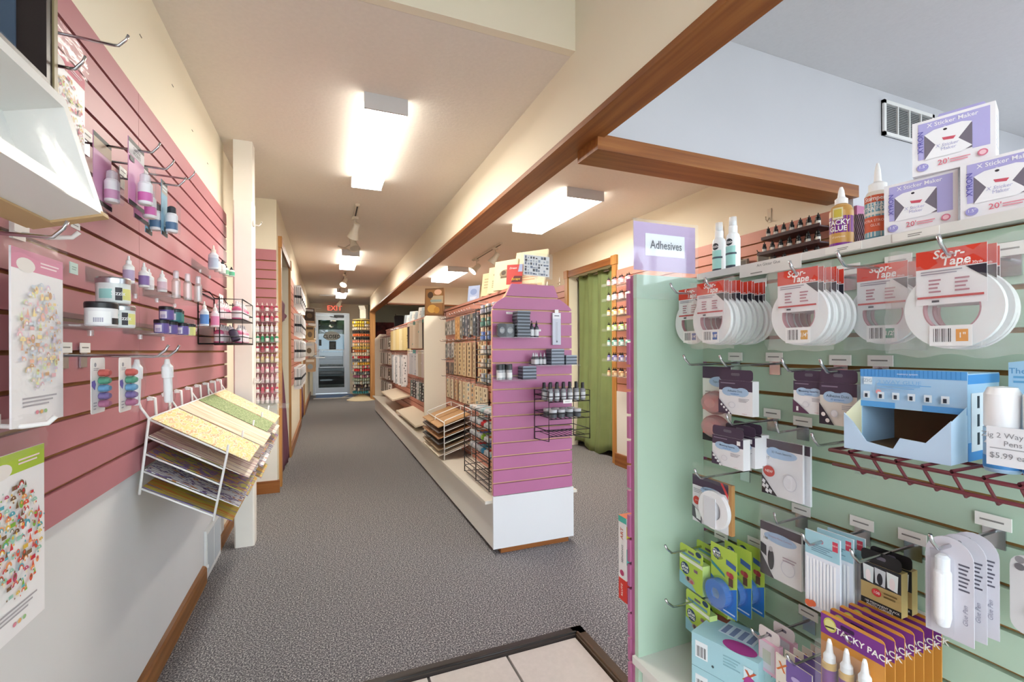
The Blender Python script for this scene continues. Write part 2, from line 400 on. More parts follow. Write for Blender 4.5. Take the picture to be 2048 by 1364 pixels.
# back wall with the glass exit door
bw = MB(); bw.box(-0.60, -0.30, 13.2, 13.35, 0, 2.45, WALL); bw.box(-0.30, 0.61, 13.2, 13.35, 2.17, 2.45, WALL); bw.box(0.61, 1.10, 13.2, 13.35, 0, 2.45, WALL); bw.box(1.10, 2.80, 13.2, 13.35, 0, 2.45, SAGE)
struct('wall_back', bw)
ALU = M('c3cad0', 0.35, 0.7, name='aluminium')
d = MB(); 
d.box(-0.30, -0.235, 13.15, 13.24, 0.0, 2.17, ALU); d.box(0.545, 0.61, 13.15, 13.24, 0.0, 2.17, ALU); d.box(-0.235, 0.545, 13.15, 13.24, 2.11, 2.17, ALU)
door1 = struct('door_1', d)
d = MB(); d.box(-0.233, -0.165, 13.165, 13.21, 0.04, 2.105, ALU); d.box(0.475, 0.543, 13.165, 13.21, 0.04, 2.105, ALU); d.box(-0.165, 0.475, 13.165, 13.21, 1.98, 2.105, ALU); d.box(-0.165, 0.475, 13.165, 13.21, 0.04, 0.19, ALU); d.build('door_frame', door1)
MB().box(-0.165, 0.475, 13.185, 13.19, 0.19, 1.98, DOORGLASS).build('glass_pane', door1)
MB().box(-0.165, 0.475, 13.12, 13.145, 1.175, 1.20, ALU).box(-0.165, 0.475, 13.12, 13.145, 0.72, 0.745, ALU).box(-0.16, -0.14, 13.12, 13.17, 0.72, 1.2, ALU).box(0.45, 0.47, 13.12, 13.17, 0.72, 1.2, ALU).build('push_bar', door1)
MB().box(0.22, 0.47, 13.08, 13.15, 2.05, 2.11, M('5a5d60', 0.4, 0.6)).tube([(0.3, 13.1, 2.04), (0.24, 12.95, 2.04), (0.12, 13.14, 2.08)], 0.008, M('5a5d60', 0.4, 0.6)).build('door_closer', door1)
MB().box(-0.30, 0.61, 13.1, 13.4, 0.0, 0.03, ALU).build('threshold', door1)
# front wall behind the viewer: shop windows that let the daylight in
fw = MB(); fw.box(-0.70, 5.25, -2.3, -2.2, 0, 0.25, WALLW); fw.box(-0.70, 5.25, -2.3, -2.2, 2.45, 2.75, WALLW); fw.box(-0.70, -0.40, -2.3, -2.2, 0.25, 2.45, WALLW); fw.box(5.0, 5.25, -2.3, -2.2, 0.25, 2.45, WALLW)
struct('wall_front', fw)
wf = MB()
for xx in (-0.40, 0.95, 2.28, 3.63, 4.94): wf.box(xx, xx + 0.06, -2.28, -2.22, 0.25, 2.45, ALU)
wf.box(-0.40, 5.0, -2.28, -2.22, 0.25, 0.31, ALU); wf.box(-0.40, 5.0, -2.28, -2.22, 2.39, 2.45, ALU)
win = struct('window_1', wf)
for xx in (-0.34, 1.01, 2.34, 3.69): MB().box(xx, xx + 1.27, -2.253, -2.247, 0.31, 2.39, GLASS).build('pane', win)
ws = MB(); ws.box(5.2, 5.3, -2.3, 1.75, 0, 0.25, WALLW); ws.box(5.2, 5.3, -2.3, 1.75, 2.45, 2.75, WALLW); ws.box(5.2, 5.3, -2.3, -1.9, 0.25, 2.45, WALLW); ws.box(5.2, 5.3, 0.6, 1.75, 0.25, 2.45, WALLW); struct('wall_side', ws)
wf = MB()
for yy in (-1.9, -0.68, 0.54): wf.box(5.22, 5.28, yy, yy + 0.06, 0.25, 2.45, ALU)
wf.box(5.22, 5.28, -1.9, 0.6, 0.25, 0.31, ALU); wf.box(5.22, 5.28, -1.9, 0.6, 2.39, 2.45, ALU); win2 = struct('window_2', wf)
MB().box(5.247, 5.253, -1.84, -0.68, 0.31, 2.39, GLASS).build('pane', win2); MB().box(5.247, 5.253, -0.62, 0.54, 0.31, 2.39, GLASS).build('pane', win2)

wf = MB()  # unseen window added in the left wall to bring daylight onto the green case
for yy in (-2.2, -0.81): wf.box(-0.66, -0.60, yy, yy + 0.06, 0.25, 2.5, ALU)
wf.box(-0.66, -0.60, -2.2, -0.75, 0.25, 0.31, ALU); wf.box(-0.66, -0.60, -2.2, -0.75, 2.44, 2.5, ALU); win_added = struct('added_window', wf)
MB().box(-0.633, -0.627, -2.14, -0.81, 0.31, 2.44, GLASS).build('pane', win_added)
# ---------------------------------------------------------------- ceiling lamps
TUBE = emit_mat('fluorescent_lens', (1.0, 0.945, 0.84), LAMP)
TUBES = emit_mat('fluorescent_lens_side', (1.0, 0.945, 0.84), LAMP*0.16)
HOUS = M('d4d4d6', 0.4, name='lamp_housing')
def fluor(x0, x1, y0, y1, label):
    t = thing('ceiling_light', label, 'ceiling light', ((x0+x1)/2, (y0+y1)/2, 2.42))
    w, l = (x1-x0)/2, (y1-y0)/2
    for q in (-l, l-0.012): MB().box(-w, w, q, q+0.012, -0.078, 0, HOUS).build('end_cap', t)
    MB().box(-w*0.9, w*0.9, -l+0.012, l-0.012, -0.02, 0, HOUS).build('housing', t)
    b = MB()
    sec = [(-w*0.97, -0.02), (-w*0.99, -0.066), (-w*0.93, -0.074), (w*0.93, -0.074), (w*0.99, -0.066), (w*0.97, -0.02)]
    b.prism(sec, -l+0.013, l-0.013, TUBES); b.box(-w*.93, w*.93, -l+0.013, l-0.013, -.0755, -.0741, TUBE); b.build('diffuser', t)
    return t
fluor(0.18, 0.39, 2.34, 3.53, 'long fluorescent ceiling light above the aisle closest to the ceiling step')
fluor(0.195, 0.405, 6.08, 7.16, 'fluorescent ceiling light above the aisle between the two sets of track spotlights')
fluor(0.225, 0.435, 9.95, 11.1, 'fluorescent ceiling light closest to the glass exit door')
fluor(1.73, 2.06, 3.13, 4.27, 'wide fluorescent ceiling light in front of the green curtain doorway')
fluor(1.70, 2.02, 6.74, 7.93, 'wide fluorescent ceiling light above the far end of the side room')
TRK = M('dcd5c6', 0.45, name='track_white'); BULB = emit_mat('spot_bulb', (1.0, 0.85, 0.62), 14.0)
def spot(loc, yaw, tilt, label, group, lit=True):
    t = thing('track_spotlight', label, 'spotlight', loc, yaw, group)
    MB().box(-0.02, 0.02, -0.03, 0.03, -0.025, 0, TRK).tube([(0, 0, -0.02), (0, 0, -0.10)], 0.008, TRK).build('stem', t)
    m = Matrix.Translation((0, 0, -0.115)) @ Matrix.Rotation(R(tilt), 4, 'X')
    h = MB(); prof = [(0.026, 0.06), (0.032, 0.05), (0.034, -0.01), (0.052, -0.075), (0.055, -0.085)]
    h.lathe([(r, z) for r, z in prof], 0, 0, 0, TRK, 18, cap=False); h.lathe([(0.0, 0.062), (0.026, 0.06)], 0, 0, 0, TRK, 18, cap=False)
    o = h.build('lamp_head', t); o.matrix_local = m
    b = MB(); b.lathe([(0.047, -0.074), (0.03, -0.079), (0.0, -0.081)], 0, 0, 0, BULB if lit else M('b9b2a4', 0.3), 16); q = b.build('bulb', t); q.matrix_local = m
    return t
def track(x, y0, y1, label):
    t = thing('light_track', label, 'light track', (x, y0, 2.42))
    MB().box(-0.018, 0.018, 0, y1 - y0, -0.02, 0, TRK).build('rail', t)
    MB().box(-0.006, 0.006, 0.02, y1 - y0 - 0.02, -0.022, -0.019, M('3a3733', 0.6)).build('slot', t)
track(0.262, 4.15, 4.62, 'short white light track on the aisle ceiling behind the long lamp')
track(0.30, 7.75, 9.2, 'white light track on the aisle ceiling further down')
track(1.91, 5.05, 6.15, 'white light track on the side room ceiling')
spot((0.262, 4.50, 2.40), 20, 38, 'cream track spotlight hanging behind the long aisle lamp', None)
spot((0.28, 5.15, 2.42), -160, 30, 'spotlight with a dangling cord above the aisle, second down', None, False)
spot((0.30, 7.95, 2.40), 150, 40, 'cream track spotlight, # of the pair beyond the second aisle lamp', 'far aisle spotlights')
spot((0.30, 8.75, 2.40), 20, 40, 'cream track spotlight, # of the pair beyond the second aisle lamp', 'far aisle spotlights')
spot((0.33, 11.7, 2.42), 30, 45, 'small spotlight hanging in front of the exit sign', None)
spot((1.91, 5.25, 2.40), 60, 35, 'unlit spotlight on the side room track above the albums', None, False)
spot((1.91, 6.0, 2.40), 100, 45, 'lit spotlight on the side room track beside the wide lamp', None)
tag(MB().tube([(0.25, 5.24, 2.30), (0.20, 5.34, 2.28), (0.14, 5.5, 2.33), (0.22, 5.75, 2.37), (0.3, 6.05, 2.40)], 0.006, M('cfc6b6', 0.6)).build('lamp_cord'), 'thin cord looping under the ceiling beside the second aisle spotlight', 'cord')
# vents
def grille(name, label, w, h, nb, ns, loc, rot):
    t = thing(name, label, 'vent', loc); t.rotation_euler = rot
    WH = M('e6e6e6', 0.4)
    MB().box(-w/2, w/2, 0.004, 0.010, -h/2, h/2, M('3a3c3e', 0.8)).build('backing', t)
    f = MB(); e = 0.02
    f.box(-w/2, w/2, -0.008, 0.006, -h/2, -h/2+e, WH).box(-w/2, w/2, -0.008, 0.006, h/2-e, h/2, WH).box(-w/2, -w/2+e, -0.008, 0.006, -h/2, h/2, WH).box(w/2-e, w/2, -0.008, 0.006, -h/2, h/2, WH)
    for i in range(1, nb):
        x = -w/2 + e + (w-2*e)*i/nb; f.box(x-0.005, x+0.005, -0.006, 0.006, -h/2+e, h/2-e, WH)
    f.build('frame', t)
    me = MB().box(-w/2+e, w/2-e, -0.0012, 0.0012, -0.004, 0.0, M('8a8c8e', 0.5)).mesh('louvre')
    for i in range(ns):
        o = link('louvre', me, t); o.location = (0, 0, -h/2 + e + (h-2*e)*(i+0.5)/ns); o.rotation_euler = (R(35), 0, 0)
    return t
grille('air_vent', 'white louvred air return vent on the white wall above the boxes', 0.50, 0.205, 4, 16, (3.275, 1.690, 2.515), (0, 0, 0))
grille('ceiling_vent', 'dark slotted ceiling vent beside the last aisle lamp', 0.36, 0.16, 1, 6, (0.06, 11.2, 2.412), (R(90), 0, 0))
t = thing('wall_plate', 'white wall register plate set into the baseboard by the post', 'wall plate', (-0.574, 2.93, 0.0), 90)
MB().box(-.17, .17, -.012, 0, .004, .25, M('dedede', .4)).build('plate', t)
for x0_ in (-.15, .01): MB().box(x0_, x0_ + .14, -.0135, -.012, .03, .225, M('b9c0c8', .45)).build('flap', t)
MB().box(-.158, -.150, -.018, -.012, .06, .075, M('e8e8e8', .4)).build('lever', t)
# exit sign over the door
t = thing('exit_sign', 'white exit sign with red letters above the glass door', 'exit sign', (0.235, 13.14, 2.19))
MB().box(-0.17, 0.17, 0, 0.06, 0, 0.205, M('e8ddd0', 0.5)).build('case', t)
g = MB(); put_text(g, 'EXIT', 0, 0.10, -0.002, 0.135, emit_mat('exit_red', (1.0, 0.10, 0.06), 1.3), 0.0, 0, 0, 1.0); g.build('lettering', t)
# mat on the floor inside the door
t = thing('door_mat', 'blue door mat on the carpet inside the glass door', 'mat', (0.20, 12.65, 0.0))
MB().box(-0.42, 0.45, -0.45, 0.42, 0, 0.012, ramp_mat('mat_blue', 'noise', [(0.35, '4a6390'), (0.65, '7f96bd')], (1, 1, 1), 0.95, 0.4, 150)).build('pile', t); MB().box(-0.47, 0.50, -0.50, -0.45, 0, 0.014, M('d9d7d2', 0.5)).build('edging', t)
# closed sign & notices on the door
t = thing('closed_sign', 'round grey closed sign hanging on the glass door', 'sign', (0.165, 13.11, 1.43))
MB().prism([(0.20*math.cos(2*math.pi*i/24), 0.125 + 0.125*math.sin(2*math.pi*i/24)) for i in range(24)], 0, 0.006, M('cdd3cd', 0.5)).build('plaque', t)
g = MB(); put_text(g, 'CLOSED', 0, 0.105, -0.003, 0.10, M('1c1c1c', 0.5), 0.025, 0, 0, 0.85); g.build('lettering', t)
for nm, lb, x0, x1, z0, z1 in (('door_notice', 'dark paper notice on the door glass under the closed sign', 0.10, 0.27, 1.20, 1.42), ('door_sticker', 'small dark sticker on the left of the door glass', -0.15, -0.09, 1.30, 1.46), ('door_placard', 'dark placard at the top of the door glass', 0.11, 0.28, 1.86, 1.95)):
    t = thing(nm, lb, 'notice', ((x0+x1)/2, 13.178, z0)); w_, h_ = x1-x0, z1-z0
    MB().box(-w_/2, w_/2, 0, 0.002, 0, h_, M('3f4444', 0.6)).build('paper', t); design(t, w_, h_, [('l', 0.15, 0.15, 0.85, 0.85, 4, '6a7070')])
# ---------------------------------------------------------------- outdoors behind the door
t = thing('pickup_truck', 'white pickup truck parked outside the glass door', 'truck', (0.05, 15.9, -0.05))
WP = M('e9ecee', 0.25, spec=0.6); DK = M('1b1d1f', 0.4); GR = M('9aa0a4', 0.3, 0.6)
b = MB(); b.prism([(-1.0, 0.55), (1.0, 0.55), (1.0, 1.02), (0.92, 1.16), (-0.92, 1.16), (-1.0, 1.02)], 0, 1.3, WP); b.prism([(-0.95, 1.1), (0.95, 1.1), (0.80, 1.72), (0.70, 1.80), (-0.70, 1.80), (-0.80, 1.72)], 1.3, 3.4, WP); b.box(-1.0, 1.0, 1.3, 4.5, 0.5, 1.15, WP); b.build('body', t)
MB().add([(-0.80, 1.05, 1.17), (0.80, 1.05, 1.17), (0.68, 1.29, 1.70), (-0.68, 1.29, 1.70)], [(0, 1, 2, 3)], M('b9cfd8', 0.1, spec=0.8)).build('windscreen', t)
MB().box(-0.62, 0.48, -0.05, 0.02, 0.66, 1.04, DK).build('grille', t)
g2 = MB()
for i in range(4): g2.box(-0.60, 0.46, -0.075, -0.04, 0.69 + i*0.095, 0.725 + i*0.095, GR)
g2.build('grille_bars', t)
MB().ell(-0.08, 0.86, 0.10, 0.045, -0.09, M('3a4652', 0.3)).build('badge', t)
for sx in (-1, 1): MB().box(sx*0.78 - 0.19, sx*0.78 + 0.19, -0.05, 0.02, 0.74, 1.02, M('d6dde0', 0.15, spec=0.8)).box(sx*0.78-0.13, sx*0.78+0.13, -0.06, -0.04, 0.80, 0.96, M('a9b6bc', 0.1)).build('headlight', t)
MB().box(-1.0, 1.0, -0.14, 0.05, 0.42, 0.66, GR).box(-0.55, 0.55, -0.15, -0.1, 0.46, 0.58, DK).build('bumper', t)
MB().box(-0.98, 0.98, -0.02, 0.6, 0.14, 0.44, DK).box(-0.2, 0.15, -0.05, 0, 0.26, 0.31, M('c8ccd0', 0.4)).build('valance', t)
for sx in (-0.86, 0.86):
    wv = MB(); wv.ring(0, 0, 0.36, 0.2, -0.11, 0.11, M('1d1d1d', 0.8), 24); wv.ring(0, 0, 0.2, 0.02, -0.08, 0.08, GR, 20); o = wv.build('wheel', t); o.location = (sx, 0.75, 0.36); o.rotation_euler = (0, 0, R(90))
gr = MB(); gr.box(-30, 30, 13.4, 40, -0.10, -0.05, M('a8a49a', 0.9, var=0.08, scale=3)); o = gr.build('pavement'); o['kind'] = 'structure'
gr = MB(); gr.box(-30, 30, -20, -2.3, -0.10, -0.05, M('a8a49a', 0.9, var=0.08, scale=3)); o = gr.build('forecourt'); o['kind'] = 'structure'
LEAF = [M('3d5a34', 0.7), M('557a48', 0.7), M('7da06c', 0.7), M('2c4528', 0.7)]
def tree(x, y, r, h, label):
    t = thing('tree', label, 'tree', (x, y, -0.05))
    MB().lathe([(0.18, 0), (0.12, h*0.5)], 0, 0, 0, M('5a4a3a', 0.9), 8).build('trunk', t)
    b = MB(); rnd = random.Random(int(x*10) + 5)
    for i in range(2600):
        a = rnd.uniform(0, 6.283); u = rnd.uniform(-1, 1); q = rnd.uniform(0.72, 1.02)
        p = Vector((r*q*math.sqrt(1-u*u)*math.cos(a), r*q*math.sqrt(1-u*u)*math.sin(a), h*0.55 + h*0.5*q*u))
        s = rnd.uniform(0.10, 0.24); d1 = Vector((rnd.uniform(-1, 1), rnd.uniform(-1, 1), rnd.uniform(-1, 1))).normalized()*s; d2 = d1.orthogonal()*0.8
        b.add([p - d1, p + d2, p + d1, p - d2], [(0, 1, 2, 3)], LEAF[rnd.randrange(4)])
    o = b.build('foliage', t); o['kind'] = 'stuff'
tree(-0.9, 25, 2.3, 5.6, 'leafy green tree behind the truck, with its crown over the windscreen'); tree(2.9, 32, 2.5, 6.6, 'leafy green tree behind the truck, further from the aisle wall'); tree(-4.9, 31, 2.4, 6.4, 'leafy green tree outdoors beyond the aisle wall'); tree(7.2, 25, 2.5, 6.0, 'leafy green tree outdoors beyond the maroon curtain')
# ---------------------------------------------------------------- seafoam display case on the right
GX = 1.13          # face of its slat panel
case = thing('display_case', 'seafoam green slatwall display case with white shelf cap and deck', 'display case', (1.13, 0.3, 0))
def cpart(name, mb): o = mb.build(name, case); o.location = (-1.13, -0.3, 0); return o
cpart('end_panel', MB().box(0.872, 1.13, 1.152, 1.168, 0.02, 1.392, GREEN))
e = MB(); z = 0.10
e.box(0.874, 1.20, 1.168, 1.186, 0.02, 1.392, MAUVE)
cpart('end_panel_backing', e)
zz = [0.02] + [0.052 + 0.0762*k for k in range(0, 18)] + [1.392]
sl = {}
for a, b_ in zip(zz[:-1], zz[1:]):
    h = b_ - a - 0.009; k = round(h, 4)
    if k not in sl: sl[k] = MB().box(-0.262, 0.07, 0, 0.013, 0, h, MAUVE).mesh('end_slat')
    o = link('end_slat', sl[k], case); o.location = (0, 0.886, a)
cpart('back_board', MB().box(1.145, 1.19, -0.9, 1.152, 0.02, 1.385, MDF))
gz = [0.235] + [1.349 - 0.0764*k for k in range(14, -1, -1)] + [1.385]
sl = {}
for a, b_ in zip(gz[:-1], gz[1:]):
    h = b_ - a - 0.010; k = round(h, 4)
    if k not in sl: sl[k] = MB().box(0.0, 0.015, -1.2, 0.852, 0, h, GREEN).mesh('slat')
    o = link('slat', sl[k], case); o.location = (0, 0, a + 0.005)
cpart('shelf_cap', MB().box(1.105, 1.30, -0.9, 1.152, 1.385, 1.405, LAM))
cpart('deck', MB().box(0.862, 1.14, -0.9, 1.168, 0.212, 0.235, LAM)); cpart('plinth', MB().box(0.885, 1.14, -0.9, 1.15, 0.0, 0.212, LAM))
# price strips lying on the cap edge
def strip(y0, y1, z0, z1, label, txt=''):
    t = thing('price_strip', label, 'price label', (1.103, (y0+y1)/2, z0), -90)
    w_ = y1-y0; MB().box(-w_/2, w_/2, 0, 0.0015, 0, z1-z0, M('efece4', 0.5)).build('card', t)
    design(t, w_, z1-z0, [('l', 0.35, 0.25, 0.65, 0.7, 2, '8a8880')] if not txt else [('t', txt, 0.5, 0.72, 0.22, '6a6864'), ('l', 0.2, 0.1, 0.4, 0.3, 1, '9a9890')])
strip(0.80, 0.985, 1.368, 1.404, 'long white shelf label drooping from the cap beside the two spray bottles', 'Art Glitter Glue')
strip(0.66, 0.74, 1.387, 1.403, 'small white shelf label under the gold glue bottle'); strip(0.52, 0.60, 1.387, 1.403, 'small white shelf label under the lower boxed craft tool')
# hooks ------------------------------------------------------------------
def hook_proto(name, L, tagw=0.05):
    t = thing(name, 'x', 'hook')
    MB().tube([(0, 0, 0), (0, -L+0.03, -0.004), (0, -L+0.022, -0.003), (0, -L+0.006, 0.012), (0, -L, 0.024)], 0.0032, CHROME, 8).build('hook_arm', t)
    MB().box(-0.016, 0.016, -0.004, 0, -0.03, 0.02, CHROME).build('back_plate', t)
    MB().box(-tagw/2, tagw/2, -0.007, -0.005, 0.006, 0.03, M('f0eee8', 0.5)).box(-tagw*0.36, tagw*0.30, -0.0075, -0.007, 0.017, 0.020, M('8a8884', 0.6)).build('price_tag', t)
    return t
HK = hook_proto('slatwall_hook', 0.20)
_first = [True]
def hook(loc, rz, label, L=None):
    global HK
    if _first[0]:
        _first[0] = False; HK.location = loc; HK.rotation_euler = (0, 0, R(rz)); HK['label'] = label; HK['group'] = 'chrome slatwall hooks'; h = HK
    else: h = dup(HK, loc, rz, label, 'chrome slatwall hooks')
    if L: h.scale = (1, L/0.20, 1)
    return h
for y_, z_, L_, lb in ((1.072, 1.333, .20, 'chrome hook with one tape roll beside the green end panel'), (0.94, 1.330, .20, 'chrome hook holding the longest row of bagged tape rolls'), (0.70, 1.330, .20, 'chrome hook holding the tape rolls with an amber size mark'), (0.60, 1.332, .20, 'chrome hook holding the tape rolls with a green size mark'), (0.43, 1.322, .22, 'chrome hook holding the largest bagged tape rolls'),
    (1.02, 1.125, .20, 'chrome hook of the card with red tape runners'), (0.892, 1.125, .20, 'chrome hook of the white adhesive dots box'), (0.72, 1.12, .20, 'chrome hook of the mounting squares box beside the blue carton'), (0.635, 1.12, .20, 'chrome hook partly behind the blue carton'), (0.66, 0.965, .19, 'empty chrome hook under the blue carton'),
    (0.90, 0.972, .17, 'chrome hook carrying three purple topped boxes'), (0.815, 0.962, .10, 'short hook of the bagged foam squares'), (0.99, 0.812, .19, 'chrome hook of the shaped tape pack'), (0.82, 0.735, .10, 'short hook of the bag with a photo print'), (0.674, 0.752, .20, 'chrome hook of the light blue strip packs'), (0.577, 0.757, .20, 'chrome hook of the black and gold corner boxes'), (0.452, 0.832, .20, 'chrome hook of the white glue pen blisters'),
    (1.075, 0.575, .22, 'upper chrome hook of the lime green boxes'), (1.05, 0.435, .24, 'lower chrome hook of the lime green boxes'), (0.955, 0.60, .16, 'chrome hook of the blue tape dispensers'), (0.80, 0.482, .20, 'chrome hook of the pink boxes'), (0.575, 0.60, .22, 'chrome hook of the orange glue bottle packs'), (0.71, 0.475, .20, 'chrome hook of the purple and white cards')):
    hook((1.129, y_, z_), -90, lb, L_)
t = thing('plastic_strip', 'clear plastic strip hanging behind the empty hook under the blue carton', 'strip', (1.124, 0.665, 0.90), -90); MB().box(-0.022, 0.022, -0.003, 0, -0.02, 0.055, ACRYL).build('strip', t)
# tape rolls ---------------------------------------------------------------
TAPEW = M('e9ebea', 0.4, name='tape_white'); TAPEE = M('d7e4ea', 0.35, name='tape_edge')
def tape_roll(label, size, badge, ro, group):
    t = thing('tape_roll', label, 'tape roll', group=group)
    b = MB(); b.ring(0, 0, ro, ro*0.58, 0, 0.0085, TAPEW, 40); b.build('tape', t)
    b = MB(); b.ring(0, 0, ro*0.582, ro*0.55, -0.0005, 0.009, M('b5868c', 0.5), 36); b.build('core', t)
    lw, lh = 0.093, 0.092
    c = MB(); c.box(-lw/2, lw/2, -0.003, -0.0022, ro*0.12, ro*0.12 + lh, M('eceaea', 0.4)); lc = c.build('label_card', t)
    design(lc, lw, lh, [('r', 0, .66, 1, 1, 'd8402c'), ('t', 'Scor-', .48, .90, .155, 'fbf6f2', .03, .15), ('t', 'Tape', .58, .76, .155, 'fbf6f2', .03, .15), ('t', '27m / 30yds', .80, .69, .045, 'fbf6f2', .01), ('p', [(.72, .64), (1, .64), (1, .40)], '2d2a36'), ('l', .08, .54, .68, .63, 2, '9a95a0'),
        ('l', .2, .2, .38, .48, 4, 'b07a84'), ('l', .58, .2, .78, .48, 4, 'b07a84'), ('r', 0.03, .115, .97, .155, 'c23a36'), ('r', .25, .04, .36, .08, '33313a')], y=-0.003, z0=ro*0.12)
    s = MB(); s.box(-0.028, 0.028, -0.003, -0.0022, -ro*0.93, -ro*0.93 + 0.034, M('f4f3f1', 0.4)); sk = s.build('barcode_sticker', t)
    design(sk, 0.056, 0.034, [('bar', .1, .2, .55, .85), ('r', .64, .22, .92, .8, badge), ('t', size, .78, .5, .26, 'f6f2ea', .02)], y=-0.003, z0=-ro*0.93)
    return t
def bag(parent, w, h, d, z0, wave=0.004, seed=1, name='bag', top=0.0, mat=None):
    rnd = random.Random(seed); ph = [rnd.uniform(0, 6.28) for _ in range(6)]
    def mk(yb, sg):
        def f(a, b):
            x = (a - .5)*w; zz = z0 + b*h
            pinch = math.sin(math.pi*min(1, max(0, b*1.12)))**0.5 if b < 0.9 else 0.35
            return (x*(1 + .02*math.sin(9*b + ph[2])), yb*pinch + sg*wave*(math.sin(17*a + ph[0] + 5*b) + math.sin(23*b + ph[1] + 7*a)), zz + wave*math.sin(14*a + ph[3]))
        return f
    b = MB(); b.grid(mk(-d, -1), 12, 12, mat or BAG); b.grid(mk(0.0098, 0), 12, 12, mat or BAG); return b.build(name, parent)
specs = [(1.072, 0, 1, '1/4"', '3560a8', .065, 1.005, 'white tape roll alone on its hook beside the green end panel', None),
         (0.94, 1.243, 12, '1/8"', '3560a8', .065, 0.95, 'white tape roll in the longest bagged row', 'tape rolls in the longest row'),
         (0.70, 1.238, 7, '1/4"', 'd9a03a', .065, 0.955, 'white tape roll with amber size mark', 'tape rolls with amber mark'),
         (0.595, 1.238, 2, '1/2"', '2f8f68', .064, 1.06, 'white tape roll with green size mark', 'tape rolls with green mark'),
         (0.435, 1.230, 3, '1"', 'e39a35', .066, 0.955, 'large white tape roll with orange size mark', 'tape rolls with orange mark')]
for i, (y_, z_, n, size, badge, ro, x0, lb, grp) in enumerate(specs):
    z_ = z_ or 1.245
    pr = tape_roll(lb + (', frontmost with its whole label showing' if n > 1 else ''), size, badge, ro, grp); pr.rotation_euler = (0, 0, R(-90)); pr.location = (x0, y_, z_)
    if i == 4:
        for k_ in (-1, 0, 1): pass
    step = min(0.022, (1.112 - x0)/max(n, 1)) if i != 2 else .0135
    for k_ in range(1, n): dup(pr, (x0 + step*k_, y_ - 0.003*math.sin(k_*2.1), z_ + 0.002*math.cos(k_*1.7)), -90, lb + ', # behind the front roll', grp)
    if i: bag(pr, ro*2 + (0.02 if i < 4 else 0.05), ro*2 + 0.052, 0.012, -ro - 0.012, 0.002 if i < 4 else 0.004, i, mat=BAGW)
# card and box goods ----------------------------------------------------------
def pack(name, label, cat, loc, rz, w, h, d, body, els, group=None, lean=0.0, rad=0.0, top=True, hole=False):
    """hanging pack: origin at the middle of the top edge of its front face"""
    t = thing(name, label, cat, loc, rz, group)
    if lean: t.rotation_euler = (0, R(lean), R(rz))
    b = MB(); z0 = -h
    b.prism(rounded(w, h, rad, None, z0) if rad else [(-w/2, z0), (w/2, z0), (w/2, 0), (-w/2, 0)], 0, d, M(body, 0.45))
    b.build('box' if d > 0.008 else 'card', t)
    design(t, w, h, els, y=0.0, z0=z0)
    return t
PUR = '4a3a4e'; CLD = 'a9c4e0'
def purple(title, sub, tail):
    return [('r', 0, .70, 1, 1, PUR), ('l', .05, .88, .5, .95, 1, '8a7c90'), ('e', .5, .66, .40, .11, CLD), ('e', .3, .67, .2, .13, CLD), ('e', .7, .67, .2, .13, CLD), ('t', title, .5, .69, .065, '53607a', .01), ('t', sub, .5, .61, .04, '4a86c4', .01), ('l', .62, .38, .92, .5, 3, 'a8a6ae'), ('e', .42, .28, .1, .09, 'd3d2d8'), ('e', .42, .28, .085, .075, 'e6e5e8')] + tail + [('t', 'scrapbook', .8, .06, .03, 'c08088')]
sq = [('p', [(0, .42), (.36, 0), (0, 0)], PUR)] + [('p', [(.03 + .075*i, .26 - .085*i), (.11 + .075*i, .25 - .085*i), (.12 + .075*i, .32 - .085*i), (.04 + .075*i, .33 - .085*i)], 'f0eff0') for i in range(4)]
dots = [('p', [(0, .45), (.42, 0), (0, 0)], PUR)] + [('e', .10 + .08*i, .26 - .075*i, .033, .036, 'f2f1f2') for i in range(4)]
foam = [('p', [(0, .34), (.40, 0), (0, 0)], '2e2a30')] + [('p', [(.01 + .09*i, .20 - .075*i + .08*j), (.08 + .09*i, .17 - .075*i + .08*j), (.10 + .09*i, .23 - .075*i + .08*j), (.03 + .09*i, .26 - .075*i + .08*j)], 'f0eff0') for i in range(4) for j in (0, -1) if .17 - .075*i + .08*j > 0] + [('e', .2, .42, .15, .10, 'd0463c'), ('t', 'NEW', .2, .42, .05, 'f6e8e4', .02), ('e', .72, .30, .17, .15, 'd5d4da'), ('e', .72, .30, .15, .13, 'e7e6ea')]
W = 'e9e8ea'
def tab(t, w, h, col):   # header flap above a box with the hang slot
    o = MB().prism(rounded(w, h, 0.008, None, 0.0), 0.001, 0.002, M(col, 0.5)); o.build('hang_tab', t)
    MB().poly(rounded(w*0.26, 0.007, 0.003, None, h*0.45), 0.0006, M('6a6470', 0.6)).build('hang_slot', t)
a = pack('tape_runner_card', 'tall purple topped card with two red tape runners beside the green end panel', 'adhesive pack', (1.055, 1.025, 1.114), -90, .105, .22, .0015, 'dfe2da', [('r', 0, .84, 1, 1, PUR), ('e', .6, .80, .36, .07, CLD), ('t', 'Tape Runner', .6, .80, .03, '53607a'), ('l', .1, .58, .3, .68, 3, 'a0a0a0'), ('p', [(0, .10), (1, 0), (0, 0)], '2e2a30')])
for zc in (-.105, -.175):
    b = MB(); b.lathe([(0.05, 0), (0.049, .008), (.040, .02), (.02, .027), (0, .028)], 0, 0, 0, clear_mat('red_blister', (0.95, .45, .42), .12, .1, .25), 22); o = b.build('blister', a); o.rotation_euler = (R(90), 0, 0); o.location = (0, 0, zc); o.scale = (1, .68, 1)
    b = MB(); b.prism([(-.035, -.02), (.02, -.025), (.038, .0), (.01, .022), (-.03, .018)], -0.018, -.002, M('d8544e', .35)); o = b.build('tape_runner', a); o.location = (0, 0, zc)
